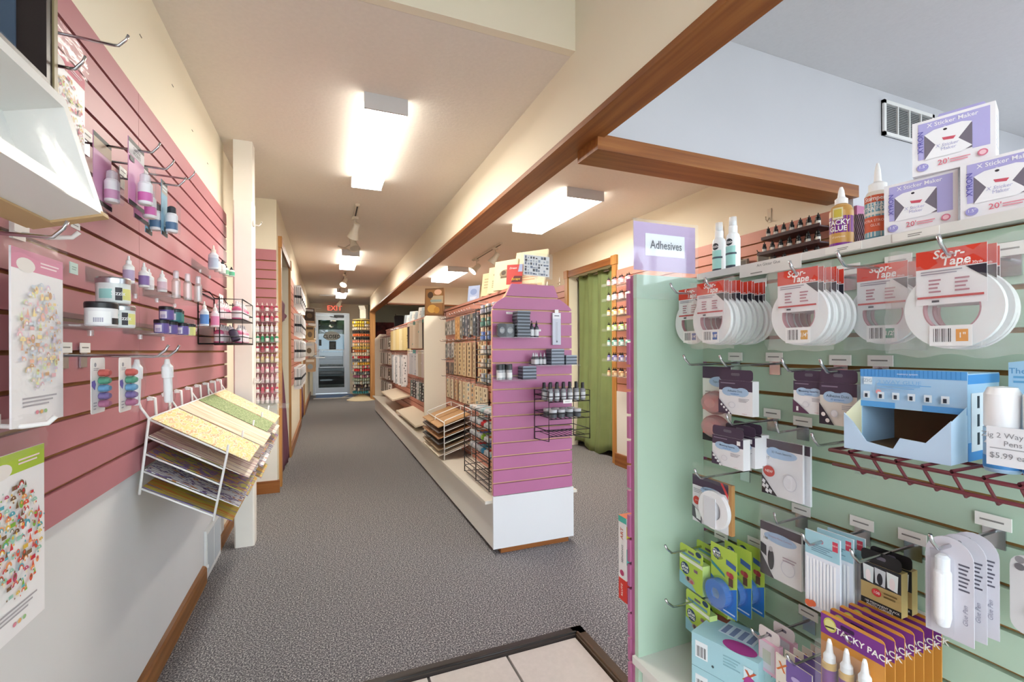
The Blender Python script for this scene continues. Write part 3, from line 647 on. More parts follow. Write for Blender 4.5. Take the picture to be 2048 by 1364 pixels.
p_ = pack('adhesive_box', 'white adhesive dots box with purple top on the hook beside the red tape runners', 'adhesive box', (0.985, .895, 1.083), -90, .105, .088, .022, W, purple('Adhesive Dots', 'repositionable', dots)); tab(p_, .105, .028, PUR)
p_ = pack('adhesive_box', 'white mounting squares box with striped purple corner beside the blue carton', 'adhesive box', (1.0, .709, 1.092), -90, .072, .072, .02, W, purple('Mounting Squares', 'permanent', [('p', [(0, .42), (.55, 0), (0, 0)], '5c3a52'), ('r', .1, .05, .2, .2, 'eee')] if False else [('p', [(0, .42), (.55, 0), (0, 0)], '5c3a52'), ('r', .12, .06, .19, .2, 'eeeeee')])); tab(p_, .072, .024, PUR)
p_ = pack('adhesive_box', 'white adhesive box with large white dots half hidden by the blue carton', 'adhesive box', (0.985, .636, 1.093), -90, .075, .088, .022, 'd9d4cc', purple('Adhesive Dots', '3D permanent', [('p', [(0, .52), (.42, 0), (0, 0)], '2e2632'), ('e', .12, .24, .06, .05, 'efe8e6'), ('e', .24, .1, .06, .05, 'efe8e6')])); tab(p_, .075, .028, PUR)
e0 = None
for k_, (dx, dy) in enumerate(((0, 0), (.035, -.008), (.065, -.004))):
    lb = ('white mounting squares box with purple top, frontmost of three on one hook', 'white mounting squares box with purple top, middle of three on one hook', 'white mounting squares box with purple top, rearmost of three on one hook')[k_]
    p_ = pack('adhesive_box', lb, 'adhesive box', (0.975 + dx, .912 + dy, 0.935 + .004*k_), -90 + (0, -4, -7)[k_], .10, .078, .024, W, purple('Mounting Squares', 'permanent tabs', sq) + [('r', .84, .80, .95, .94, 'f0eff0')], 'mounting square boxes on one hook'); tab(p_, .10, .026, PUR)
p_ = pack('foam_pack', 'bagged white foam squares pack with red seal and checkered corner', 'adhesive pack', (1.05, .815, .935), -90, .11, .14, .006, W, [('r', 0, .84, 1, 1, '4a3c48'), ('e', .5, .76, .38, .09, CLD), ('e', .32, .77, .2, .1, CLD), ('t', '3D Foam Squares', .5, .78, .04, '53607a'), ('t', '217', .14, .66, .05, '6a6a72')] + foam); bag(p_, .118, .185, .005, -.142, .001, 5)
p_ = pack('foam_pack', 'second bagged foam squares pack tucked behind the first', 'adhesive pack', (1.062, .805, .932), -90, .11, .142, .006, 'dfe2e6', [('r', 0, .84, 1, 1, '4a3c48')])
g = pack('tape_pack', 'shaped tape pack with a kraft edge and red seal', 'adhesive pack', (1.0, .992, .80), -90, .14, .135, .012, 'b98a56', [('r', 0, 0, .93, 1, 'e4e4e6'), ('r', 0, .78, .93, 1, PUR), ('e', .52, .72, .30, .10, CLD), ('t', 'CRAFTY POWER TAPE', .52, .76, .04, '53607a'), ('t', 'Dispenser', .52, .69, .035, '4a86c4'), ('p', [(.80, 1), (.93, .80), (.93, .70), (.74, 1)], 'd2484a'), ('l', .04, .62, .26, .72, 3, 'a8a8ae'), ('e', .12, .46, .09, .09, 'd0463c'), ('t', '20 ft', .12, .46, .03, 'f6e8e4'), ('p', [(0, .36), (.26, .2), (.26, 0), (0, .1)], '55585c'), ('p', [(.08, .30), (.24, .22), (.24, .06), (.12, .08)], 'e4ece8')])
b = MB(); b.ring(0, 0, .052, .028, -.014, -.001, M('f1f1f2', .35), 32); o = b.build('tape_disc', g); o.location = (.018, 0, -.078); b = MB(); b.box(-.012, .03, -.016, -.002, -.05, .03, M('dfe0e4', .3)); o = b.build('cutter', g); o.location = (0, 0, -.075); bag(g, .145, .045, .003, -.01, .001, 9, 'hang_tab')
p_ = pack('photo_corner_pack', 'bagged photo corner sheet with a black and white portrait print', 'adhesive pack', (1.05, .82, .72), -90, .112, .135, .006, 'ebeaea', [('r', 0, .84, 1, 1, '4a3c48'), ('e', .5, .76, .40, .10, CLD), ('t', 'Creative Photo Corners', .5, .77, .035, 'a05a80'), ('t', '108', .14, .70, .05, '4a4a50'), ('p', [(0, .42), (.36, 0), (0, 0)], '4a4448'), ('e', .28, .34, .08, .2, '3a383c'), ('e', .28, .53, .05, .05, 'bdbabc'), ('p', [(.02, .60), (.17, .56), (.17, .36), (.02, .42)], '2c2a2e'), ('e', .70, .30, .17, .15, 'd5d4da'), ('e', .70, .30, .15, .13, 'e9e8ea'), ('l', .58, .4, .9, .5, 2, 'b8a8b0')]); bag(p_, .118, .185, .005, -.138, .001, 6)
p_ = pack('photo_corner_pack', 'second bagged photo corner sheet behind the portrait print one', 'adhesive pack', (1.066, .812, .716), -90, .112, .135, .006, 'dcdcde', [('r', 0, .84, 1, 1, '4a3c48')])
for k_, dx in enumerate((0, .035, .065)):
    lb = 'light blue headed pack of white foam strips with a red ribbon mark, ' + ('frontmost of three', 'middle of three', 'rearmost of three')[k_]
    p_ = pack('foam_strip_pack', lb, 'adhesive pack', (0.99 + dx, .674 - .004*k_, .765 - .002*k_), -90 + 2*k_, .075, .17, .004, 'e6ebf4', [('r', 0, .70, 1, 1, 'a5cfdc'), ('r', .80, .84, .95, .96, 'cf4a5e'), ('t', 'NEW', .875, .91, .02, 'f4e4e4'), ('e', .5, .90, .05, .025, 'd98a98'), ('l', .2, .75, .8, .85, 4, '7a9aac')] + [('r', .06 + .10*i, .06, .12 + .10*i, .66, 'f6f8fb') for i in range(9)] + [('e', .14, .06, .12, .045, 'e8744a'), ('e', .26, .08, .1, .04, 'e8744a')], 'foam strip packs on one hook', top=False)
for k_, dx in enumerate((0, .028)):
    p_ = pack('corner_box', ('black and gold photo corner box with wedding pictures, in front', 'black and gold photo corner box, behind its twin')[k_], 'adhesive box', (1.02 + dx, .578 - .002*k_, .732), -90 + 3*k_, .072, .085, .02, 'b59c66', [('r', 0, 0, 1, .14, '1c1b1d'), ('r', 0, .52, 1, 1, '2a2c30')] + [('p', [(.08 + .3*i, .58), (.32 + .3*i, .54), (.34 + .3*i, .92), (.06 + .3*i, .94)], c) for i, c in enumerate(('d9e2e2', 'c8ccd0', 'dfe6e4'))] + [('e', .20 + .3*i, .70, .07, .14, c) for i, c in enumerate(('f0e4e4', '2a2a30', 'e6dada'))] + [('e', .42, .36, .12, .09, 'c8363a'), ('t', '108', .42, .36, .07, 'f2e6e0'), ('l', .6, .3, .92, .46, 2, '6a5530'), ('t', '108 PERMANENT BLACK', .55, .09, .05, 'e8e6e2'), ('t', 'PHOTO CORNERS', .5, .03, .05, 'e8e6e2')], 'black and gold corner boxes'); tab(p_, .072, .026, '1c1b1d')
for k_, dx in enumerate((0, .03, .06)):
    lb = 'white and grey glue pen blister card with rounded top, ' + ('frontmost of three', 'middle of three', 'rearmost of three')[k_]
    t = thing('glue_pen_card', lb, 'adhesive pack', (0.985 + dx, .453 - .003*k_, .843), -90 + 3*k_, 'glue pen blister cards')
    w_, h_ = .066, .172
    pts = [(-w_/2, -h_), (w_/2, -h_), (w_/2, -.035)] + [(w_/2*math.cos(R(a)), -.035 + .035*math.sin(R(a))) for a in range(15, 180, 15)] + [(-w_/2, -.035)]
    MB().prism(pts, 0, .0015, M('cdcad2', .45)).build('card', t)
    design(t, w_, h_, [('r', .04, .02, .12, .75, 'bcb8c4'), ('l', .70, .50, .92, .78, 7, '5c5a66'), ('t', 'Glue Pen', .84, .28, .04, '8a8898', .0, .3, 90), ('p', [(.10, .84), (.34, .86), (.30, .76), (.12, .74)], 'b5b2bc')], z0=-h_)
    b = MB(); b.lathe([(0.0, -.155), (.009, -.15), (.012, -.135), (.012, -.06), (.010, -.055), (.010, -.035), (.006, -.03)], -.004, -.010, 0, M('f2f2f4', .3), 18); b.build('glue_pen', t)
    if k_ == 0: MB().prism(rounded(.040, .14, .012, -.024, -.162), -.021, -.0195, BLISTER).build('blister', t)
p_ = pack('flower_card', 'pale card with grey flower print beside the glue pen blisters', 'adhesive pack', (1.06, .375, .825), -90, .062, .13, .002, 'd6d2d0', [('e', .2 + .2*(i % 4), .93 - .09*(i//4), .10, .045, ('8c8788', '6f6a6c', 'aaa5a6')[i % 3]) for i in range(8)] + [('e', .6, .3, .3, .12, '9a98a8')], rad=.02)
LIME = 'b9d255'
def gluebox(k_, loc, lb, grp):
    p_ = pack('adhesive_box', lb, 'adhesive box', loc, -90 - 4, .098, .085, .026, 'c9e08a', [('r', 0, 0, 1, 1, 'b4d04e'), ('r', 0, .88, 1, 1, 'e8ecd8'), ('e', .25, .60, .19, .20, '2f4668'), ('t', 'Glue', .25, .66, .13, 'f2f4ee', .03), ('t', 'Dots', .25, .54, .13, 'f2f4ee', .03), ('p', [(0, 0), (.75, 0), (.55, .2), (.1, .42), (0, .42)], '8fbfca'), ('e', .48, .28, .2, .1, 'b59a8a'), ('e', .40, .3, .06, .07, '4a4044'), ('e', .56, .26, .07, .06, 'c0616a'), ('r', .66, .66, .82, .76, '8a6a78')], grp)
    tab(p_, .098, .034, LIME); design(p_, .098, .034, [('r', .08, .1, .9, .34, '6a9aa8'), ('e', .82, .75, .12, .22, '2f4668')], z0=0.0, y=.0009)
for k_, (loc, lb) in enumerate((((.985, 1.055, .552), 'lime green adhesive box on the upper hook, in front'), ((1.04, 1.045, .556), 'lime green adhesive box on the upper hook, behind'), ((.985, 1.03, .425), 'lime green adhesive box on the lower hook, in front'), ((1.04, 1.02, .43), 'lime green adhesive box on the lower hook, behind'))):
    gluebox(k_, loc, lb, 'lime green adhesive boxes')
for k_, dx in enumerate((0, .045, .085)):
    lb = 'lime and blue card with a blue tape dispenser, ' + ('frontmost of three', 'middle of three', 'rearmost of three')[k_]
    p_ = pack('dispenser_card', lb, 'adhesive pack', (1.0 + dx, .950 - .006*k_, .628 - .002*k_), -90, .088, .178, .0015, LIME, [('p', [(0, 0), (1, 0), (1, .46), (.5, .34), (0, .50)], '2f78c8'), ('e', .24, .86, .16, .085, '2f4668'), ('t', 'Glue', .24, .885, .055, 'f2f4ee', .03), ('t', 'Dots', .24, .835, .055, 'f2f4ee', .03), ('p', [(.62, .84), (.98, .80), (.98, .72), (.62, .76)], '4a6aa8'), ('p', [(.03, .72), (.55, .60), (.58, .55), (.05, .66)], '3f8a90'), ('e', .80, .62, .10, .045, 'b0444a'), ('e', .70, .63, .07, .035, 'c4585a'), ('r', .72, .46, .88, .58, '6a4a3a'), ('l', .5, .03, .95, .08, 1, 'cfe0f4')], 'blue dispenser cards')
    b = MB(); b.ring(0, 0, .036, .014, -.022, -.001, M('3f86d0', .3), 28); b.ring(0, 0, .0142, .001, -.018, -.001, M('8fa9c0', .4), 20); o = b.build('tape_dispenser', p_); o.location = (-.008, 0, -.125)
    b = MB(); b.lathe([(.042, 0), (.040, .026), (.0, .027)], 0, 0, 0, clear_mat('blue_blister', (.75, .88, .98), .12, .1, .05), 24, cap=False); o = b.build('blister', p_); o.rotation_euler = (R(90), 0, 0); o.location = (-.008, 0, -.125)
# light blue tape boxes on the deck
for k_ in range(2):
    t = thing('tape_carton', ('light blue carton with magenta circle on top of its twin, on the white deck', 'light blue carton on the white deck under its twin')[k_], 'carton', (.985, .905, .2355 + .0882*(1-k_)), -72)
    MB().box(-.085, .085, -.055, .075, 0, .087, M('a6cfd8', .4)).build('box', t)
    design(t, .17, .087, [('r', .06, .3, .26, .8, 'e8eef0'), ('bar', .08, .34, .24, .66), ('e', .34, .25, .02, .04, '4a5a60'), ('l', .5, .45, .75, .8, 4, '8ab4be'), ('r', .80, .25, .93, .75, 'd5e6ea'), ('t', 'X', .865, .5, .32, 'c05a3a', .03, .2), ('e', .89, .28, .09, .24, 'a8408a')], y=-.055)
    x_ = MB(); x_.box(-.04, .05, 0, .055, .087, .0874, M('d3e4ee', .4)); [x_.box(-.035 + .022*i, -.022 + .022*i, .004, .05, .0874, .0877, M('7d8fb4', .5)) for i in range(4)]
    x_.add([(.03 + .042*math.cos(2*math.pi*i/20), -.03 + .025*math.sin(2*math.pi*i/20), .0876) for i in range(20)], [tuple(range(20))], M('a8408a', .4)); x_.box(-.085, -.04, .05, .075, .087, .0875, M('8a4440', .5)); x_.build('printed_top', t)
    s_ = MB(); s_.box(.0849, .0853, -.02, .055, .01, .075, M('b6dae2', .4)); s_.box(.0852, .0856, .02, .045, .02, .06, M('a8408a', .4)); s_.build('printed_side', t)
for k_, dx in enumerate((0, .045)):
    p_ = pack('pink_box', ('pale pink hanging box with a clear front, nearer the hook tip', 'pale pink hanging box with a clear front, nearer the slats')[k_], 'adhesive box', (.985 + dx, .80 - .004*k_, .462), -90, .056, .078, .012, 'e6b6cb', [('p', [(.05, .1), (.78, .1), (.78, .92), (.05, .92)], 'd7d2d8'), ('r', .2, .3, .6, .7, 'bfc6b8')], 'pink hanging boxes'); tab(p_, .056, .03, 'ded4d2')
for k_ in range(5):
    p_ = pack('permanent_card', 'white and purple card with an orange letter mark, ' + ('first', 'second', 'third', 'fourth', 'fifth')[k_] + ' counting from the hook tip', 'adhesive pack', (.955 + .026*k_, .715 - .002*k_, .470), -90, .085, .13, .0025, 'e3dccf', [('r', .30, .62, 1, 1, '7a62a4'), ('t', 'X', .15, .80, .17, 'd2753e', .03, .25), ('l', .08, .08, .6, .55, 9, 'a8a49c'), ('e', .82, .62, .13, .10, '9c2f5c'), ('t', '1', .82, .62, .12, 'f4eaea', .03), ('e', .6, .74, .15, .05, 'b9a9d4')], 'purple and white cards on one hook')
for k_ in range(7):
    p_ = pack('glue_bottle_pack', 'orange and purple card with three small glue bottles, ' + ('first', 'second', 'third', 'fourth', 'fifth', 'sixth', 'seventh')[k_] + ' counting from the hook tip', 'adhesive pack', (.925 + .027*k_, .575 - .001*k_, .640), -90, .115, .16, .002, 'cf8f3e', [('r', 0, .72, 1, .965, '7a3588'), ('e', .16, .86, .11, .085, 'c9c25a'), ('e', .16, .86, .09, .065, 'dcd98e'), ('p', [(.08, .83), (.24, .85), (.24, .83), (.08, .81)], '3a3a20'), ('t', 'TACKY PACK', .68, .82, .075, 'f4f0ea', .03, 0, -3), ('p', rounded(.22, .05, .02, .34, .885), '3a1c44')], 'orange glue packs on one hook', rad=.008)
    if k_ == 0:
        for i in range(3):
            b = MB(); x_ = -.032 + .032*i; b.lathe([(.013, -.155), (.013, -.098)], x_, -.013, 0, M('7a3588', .35), 16); b.lathe([(.0128, -.098), (.0128, -.088), (.009, -.084)], x_, -.013, 0, M('d8b26a', .35), 16); b.lathe([(.0105, -.086), (.0105, -.075), (.0065, -.068), (.0045, -.05), (.0025, -.043), (0, -.042)], x_, -.013, 0, M('f3f3f1', .35), 16); b.build('glue_bottle', p_)
        MB().prism(rounded(.10, .115, .012, None, -.157), -.029, -.0275, BLISTER).build('blister', p_)
# wire basket with the blue carton -------------------------------------------------
MAR = M('6e3038', .45, name='maroon_wire')
bk = thing('wire_basket', 'maroon wire basket hooked on the green slats under the blue carton', 'basket', (1.125, .40, .995), -90)
W0, W1, D_, Z0 = -.19, .22, -.235, 0.0     # local x to the right, y towards the aisle negative
fr = MB(); fr.tube([(W0, 0, -.0225), (W0, D_, -.0225), (W1, D_, -.0225), (W1, 0, -.0225)], .0035, MAR); fr.tube([(W0, D_ + .008, -.05), (W1, D_ + .008, -.05)], .003, MAR); fr.tube([(W0, 0, .09), (W1, 0, .09)], .0035, MAR); fr.tube([(W0, D_*.5, -.0255), (W1, D_*.5, -.0255)], .003, MAR)
for x_ in (W0, W1): fr.tube([(x_, 0, .09), (x_, 0, -.03)], .0035, MAR); fr.tube([(x_, 0, -.06), (x_, D_*.45, -.04), (x_, D_*.5, -.02)], .0035, MAR)
fr.build('frame', bk)
wm = MB().tube([(0, 0, -.018), (0, D_ - .004, -.018), (0, D_ + .004, -.028), (0, D_ + .035, -.062), (0, D_ + .045, -.060)], .0026, MAR).mesh('cross_wire')
for i in range(1, 11): o = link('cross_wire', wm, bk); o.location = (W0 + (W1-W0)*i/11, 0, 0)
LB = M('a9cbe6', .4); BL = M('4a93d4', .4)
ct = thing('display_carton', 'open light blue display carton lying in the maroon basket', 'carton', (.985, .495, .9812), -86)
c_ = MB(); c_.box(-.075, .075, -.085, .085, 0, .002, LB); c_.box(-.077, -.075, -.03, .085, 0, .14, LB); c_.box(.075, .077, -.03, .085, 0, .14, LB); c_.box(-.075, .075, .083, .085, 0, .14, M('8a6a48', .8)); c_.box(-.077, .077, -.03, .085, .14, .142, LB); c_.box(-.075, .075, -.028, .083, .002, .004, M('6e5236', .8)); c_.build('box', ct)
fr = MB(); fr.prism([(-.077, .075), (.077, .075), (.077, .145), (-.077, .145)], -.032, -.03, LB); fr.build('front_panel', ct)
design(ct, .154, .07, [('r', 0, .80, 1, 1, '5aa0dc')] + [('r', 0, 0, .36, .15, '5aa0dc'), ('r', .62, 0, 1, .15, '5aa0dc')] + [('r', .02*i, .82, .02*i + .008, 1, '3f86c8') for i in range(0, 50, 2)] + [('t', 'memory system', .5, .9, .05, 'e8f2fa'), ('r', .06, .60, .15, .80, 'd9e6ee'), ('t', 'ZIG', .105, .70, .09, '8ea4b8'), ('t', '2 WAY GLUE', .42, .68, .10, '7fb4e0', .0, 0, 0, 1.2), ('l', .2, .5, .62, .62, 2, '7fb0da'), ('r', .2, .615, .72, .63, '5aa0dc'), ('e', .22, .42, .03, .06, 'e09a9a')] + [('r', .06 + .15*i, .24, .13 + .15*i, .42, 'dfeaf2') for i in range(6)] + [('r', .08 + .15*i, .26, .11 + .15*i, .36, '2c3440') for i in range(6)], y=-.032, z0=.075)
fr = MB(); fr.prism([(-.077, 0), (.077, 0), (.077, .07), (.045, .03), (.01, .032), (.0, .012), (-.04, .018), (-.062, .05), (-.077, .065)], -.087, -.085, M('b9cfe4', .4)); fr.build('front_lip', ct)
fr = MB(); fr.add([(-.0765, -.085, 0), (-.0765, -.03, 0), (-.0765, -.03, .09), (-.0765, -.085, .062)], [(0, 1, 2, 3)], M('e2dcb8', .6)); fr.build('side_flap', ct); fr = MB(); fr.add([(.0765, -.085, 0), (.0765, -.03, 0), (.0765, -.03, .09), (.0765, -.085, .068)], [(0, 3, 2, 1)], M('bcd3e6', .5)); fr.build('side_flap', ct)
sd = MB(); sd.box(.0771, .0775, -.03, .085, .0, .03, BL); sd.box(.0771, .0776, -.03, .085, .125, .14, BL); sd.box(.0774, .0779, -.02, .03, .015, .11, M('e6edf2', .4)); [sd.box(.0778, .0782, .0, .008, .025 + .03*i, .045 + .03*i, M('2c3440', .5)) for i in range(3)]; sd.build('printed_side', ct)
for k_, (yy, lb) in enumerate(((.365, 'white capped light blue glue bottle beside the blue carton'), (.322, 'white capped light blue glue bottle behind the price sign'))):
    t = thing('glue_bottle', lb, 'bottle', (.935, yy, .9812), -90)
    MB().lathe([(.019, 0), (.021, .004), (.021, .065)], 0, 0, 0, LB, 20).lathe([(.0213, .006), (.0213, .024)], 0, 0, 0, BL, 20, cap=False).build('body', t); MB().lathe([(.019, .065), (.0205, .068), (.0205, .115), (.016, .125), (0, .127)], 0, 0, 0, M('f4f5f6', .3), 20).build('cap', t)
    lt = MB(); put_text(lt, 'ZIG', 0, .048, -.0215, .012, M('e6eef4')); lt.build('lettering', t)
t = thing('glue_backer', 'light blue header card standing behind the glue bottles', 'card', (1.03, .345, .9812), -90); MB().prism([(-.05, 0), (.06, 0), (.06, .19), (.02, .19), (-.02, .165), (-.05, .16)], 0, .002, M('a8d0e8', .45)).build('card', t); design(t, .11, .19, [('t', 'The ultimate', .35, .77, .05, '5a9ac8'), ('l', .1, .66, .6, .74, 2, '6aa8d0')])
t = thing('price_sign', 'white price sign in front of the glue bottles', 'price sign', (.885, .335, .998), -90); MB().box(-.028, .032, 0, .002, 0, .055, M('e6e8ec', .5)).build('card', t)
design(t, .06, .055, [('t', 'Zig 2 Way Glue', .5, .78, .14, '8a8c90'), ('t', 'Pens', .5, .58, .14, '8a8c90'), ('r', .1, .44, .9, .46, '9a9ca0'), ('t', '$5.99 each', .5, .26, .15, '8a8c90')])
# goods standing on the cap ---------------------------------------------------------
def lathe_item(name, label, cat, loc, rz, secs, group=None):
    t = thing(name, label, cat, loc, rz, group)
    for pn, prof, mat in secs: MB().lathe(prof, 0, 0, 0, mat, 24).build(pn, t)
    return t
def wrap_text(t, items, r):
    lt = MB()
    for body, z_, size, col, off, bold in items:
        put_text(lt, body, 0, z_, 0, size, M(col, .5), bold, 0, 0, .9, xf=lambda p: ((r + .0006)*math.sin(p[0]/r + off), -(r + .0006)*math.cos(p[0]/r + off), p[2]))
    lt.build('lettering', host(t))
def wrap_patch(t, name, patches, r):
    b = MB()
    for i, (a0, a1, z0, z1, col) in enumerate(patches):
        rr = r + .0002 + .0001*i; n = 8
        b.grid(lambda u, v: (rr*math.sin(R(a0 + (a1-a0)*u)), -rr*math.cos(R(a0 + (a1-a0)*u)), z0 + (z1-z0)*v), n, 1, M(col, .5))
    b.build(name, host(t))
AQ = M('a5dcd4', .4); WB = M('eef0f0', .35)
CAPC = clear_mat('clear_cap', (.93, .95, .97), .2, .1, .25)
for yy, xx, lb in ((1.118, 1.165, 'aqua and white spray bottle beside the lilac sign'), (1.055, 1.155, 'aqua and white spray bottle beside the long drooping shelf label')):
    t = lathe_item('spray_bottle', lb, 'bottle', (xx, yy, 1.405), -70, [('body', [(.019, 0), (.0205, .003), (.0205, .095), (.017, .108), (.011, .115)], WB), ('spray_collar', [(.0125, .113), (.0125, .134), (.009, .137), (.009, .15)], WB), ('cap', [(.0115, .134), (.0105, .162)], CAPC)])
    wrap_patch(t, 'label', [(-60, 40, .012, .072, 'a5dcd4'), (-60, 40, .004, .014, '3a4550'), (-70, 50, .046, .052, '4a5a64')], .0205); wrap_text(t, [('Sizzix', .084, .009, 'f0f0f0', -.2, .02)], .0212)
    b = MB(); b.grid(lambda u, v: (.0208*math.sin(-.2 + (u-.5)*1.05*math.sqrt(max(0, 1-(2*v-1)**2))), -.0208*math.cos(-.2 + (u-.5)*1.05*math.sqrt(max(0, 1-(2*v-1)**2))), .084 + (v-.5)*.022), 8, 10, M('2c343a', .5)); b.build('logo', t)
t = lathe_item('glue_bottle', 'gold and purple craft glue bottle with a white pointed cap', 'bottle', (1.165, .742, 1.405), -60, [('body', [(.022, 0), (.0245, .004), (.0245, .092), (.02, .104), (.012, .11)], M('c99a52', .35)), ('cap', [(.0135, .11), (.0135, .122), (.008, .127), (.006, .143), (.003, .152), (0, .153)], M('f4f4f2', .35))])
wrap_patch(t, 'label', [(-75, 75, .038, .078, '7c2f8e'), (-75, 75, .006, .014, '7c2f8e'), (-40, 10, .070, .098, 'd9cfa0'), (-34, 4, .074, .094, 'cbb84a')], .0245); wrap_text(t, [('TACKY', .062, .0125, 'f8f4f0', -.25, .03), ('GLUE', .047, .0125, 'f8f4f0', -.25, .03), ('ORIGINAL', .073, .004, 'f8f4f0', -.25, .01), ('all purpose', .028, .005, 'f4e8d0', -.2, 0)], .0255)
t = lathe_item('glue_bottle', 'orange and blue strong glue bottle with a tall white nozzle', 'bottle', (1.165, .662, 1.405), -60, [('body', [(.0225, 0), (.0245, .004), (.0245, .105), (.02, .114)], M('e6dfd2', .4)), ('cap', [(.017, .114), (.017, .132), (.0075, .138), (.0055, .165), (.0025, .18), (0, .181)], M('f4f4f2', .35))])
wrap_patch(t, 'label', [(-80, 80, .008, .104, '7aa9b8'), (-80, 80, .088, .104, 'd2603e'), (-80, 80, .06, .066, 'e8e4da'), (-75, 60, .022, .056, 'd4613f'), (-80, 80, .006, .011, '5a8898')], .0245); wrap_text(t, [('Stamperia', .096, .010, 'f8f0e8', -.1, .02), ('COLLA', .083, .0075, 'f4f4f0', -.2, .02), ('EXTRA FORTE', .073, .009, 'f4f4f0', -.2, .02), ('EXTRA STRONG', .046, .006, 'f6e0d4', -.2, 0), ('GLUE', .036, .006, 'f6e0d4', -.2, 0)], .0256)
t = thing('stick_bundle', 'bundle of thin dark plastic sticks leaning beside the strong glue bottle', 'sticks', (1.20, .713, 1.405), -60)
for i in range(9): MB().tube([(-.012 + .0035*i, .0, 0), (-.030 + .0035*i, .004*(i % 3), .085)], .0016, M('55525c', .4), 5).build('stick', t)
LIL = 'b3aede'
def sticker_box(loc, rz, lb, flap=False):
    t = thing('craft_tool_box', lb, 'box', loc, rz)
    w_, h_, d_ = .118, .108, .062
    MB().box(-w_/2, w_/2, 0, d_, 0, h_, M('eeecee', .4)).build('box', t)
    design(t, w_, h_, [('r', .08, .70, .94, .95, LIL), ('r', .74, .28, .94, .95, LIL), ('r', .08, .28, .16, .95, LIL), ('t', 'X Sticker Maker', .5, .88, .075, 'f2f0f6', .02), ('t', 'Repeats', .5, .78, .05, 'f2f0f6'),
        ('p', [(.16, .26), (.74, .30), (.74, .74), (.16, .72)], '77707c'), ('p', [(.16, .26), (.30, .50), (.16, .72), (.28, .78), (.62, .80), (.74, .76), (.58, .52), (.74, .34), (.62, .27)], 'f1f0f2'), ('e', .42, .74, .025, .02, '3a343c'), ('p', [(.38, .60), (.55, .58), (.52, .53), (.40, .55)], 'cf5a6a'), ('t', 'X Sticker', .44, .46, .06, 'b4b2d4', 0, .2), ('t', 'Maker', .46, .39, .06, 'b4b2d4'), ('t', 'XYRON', .115, .60, .085, '5c57a8', .01, 0, 90), ('e', .14, .13, .075, .07, '9d98d0'), ('t', '1.5"', .14, .14, .055, 'f2f0f6'), ('t', "20'", .40, .15, .10, 'd86a7c', .01), ('l', .48, .11, .72, .19, 2, 'dc8a98'), ('e', .86, .16, .06, .06, 'd87a90'), ('e', .86, .16, .04, .04, 'efc4cc')])
    if flap: tp = MB(); tp.prism([(-.03, 0), (.05, 0), (.042, .016), (-.022, .016)], .03, .031, M(LIL, .5)); o = tp.build('hang_tab', t); o.location = (0, 0, h_)
    s_ = MB(); [s_.box(w_/2, w_/2 + .0004, .012, .048 - .01*(i % 2), .03 + .009*i, .0325 + .009*i, M('b9b8d2', .5)) for i in range(7)]; s_.build('printed_side', t)
    return t
sticker_box((1.128, .565, 1.405), -80, 'white and lilac craft tool box standing beside the strong glue bottle'); sticker_box((1.128, .436, 1.405), -80, 'white and lilac craft tool box under the stacked one, away from the glue bottles'); sticker_box((1.13, .512, 1.5135), -72, 'white and lilac craft tool box stacked on top of two others', True)
# lilac sign in an acrylic holder on the end panel
t = thing('sign_holder', 'clear acrylic holder with a lilac adhesives sign on the case corner', 'sign', (.974, 1.1445, 1.392))
MB().box(-.125, .125, -.0062, -.0042, -.075, .165, ACRYL).build('front_sheet', t); MB().box(-.118, .118, .0, .0012, .012, .158, M('bfa0c8', .5)).build('lilac_card', t)
o = MB().box(-.076, .074, -.0012, -.0004, .058, .125, M('f0eff2', .5)).build('white_label', t)
lt = MB(); put_text(lt, 'Adhesives', .002, .091, -.0022, .026, M('4a4856', .5), .02, 0, 0, .85); lt.build('lettering', o)
# book hanging on the far side of the end panel, spine to the aisle
t = thing('book', 'upright craft kit book with red spine base beside the mauve slats', 'book', (.868, 1.224, .372), -90)
MB().box(-.021, .021, 0, .20, 0, .265, M('e8e6e4', .45)).build('block', t)
design(t, .042, .265, [('r', 0, 0, 1, .26, 'd23c34'), ('r', 0, .93, 1, 1, '4fb0a0'), ('t', 'ART', .45, .80, .055, 'c05a3a', .02, 0, 90), ('t', 'SENSING', .5, .56, .04, '5a5a62', .0, 0, 90), ('e', .45, .33, .25, .035, 'b0446a'), ('t', 'KLUTZ', .45, .13, .035, 'f4e6e0', .02, 0, 90)])
MB().box(-.021, .021, 0, .20, .265, .2655, M('e0784a', .5)).build('printed_top', t)
cv = MB(); cv.box(.021, .0215, .0, .2, .0, .07, M('d23c34', .5)); cv.box(.021, .0216, .0, .2, .12, .17, M('6cc0b4', .5)); cv.box(.021, .0217, .0, .2, .20, .24, M('d8c04a', .5)); cv.build('printed_cover', t)
# ---------------------------------------------------------------- goods on the left slat wall
LX = -0.555
def lhook(y, z, L, lb): hook((LX + .001, y, z), 90, lb, L)
for y, z, L, lb in ((1.245, 1.83, .16, 'topmost chrome hook on the pink slats above the hanging sticker sheet'), (1.102, 1.695, .14, 'chrome hook crossing in front of the dark frame'), (1.47, 1.688, .155, 'chrome hook of the pink blister cards'), (1.57, 1.682, .16, 'chrome hook beside the pink blister cards'), (1.80, 1.733, .16, 'upper chrome hook beside the blue blister cards'), (1.69, 1.675, .16, 'lower chrome hook of the blue blister cards'), (1.36, 1.157, .20, 'chrome hook of the finger dauber cards'), (1.45, 1.157, .20, 'chrome hook of the bagged brushes')): lhook(y, z, L, lb)
lhook(0.96, 1.352, .17, 'chrome hook under the plastic wrapped shadow box')
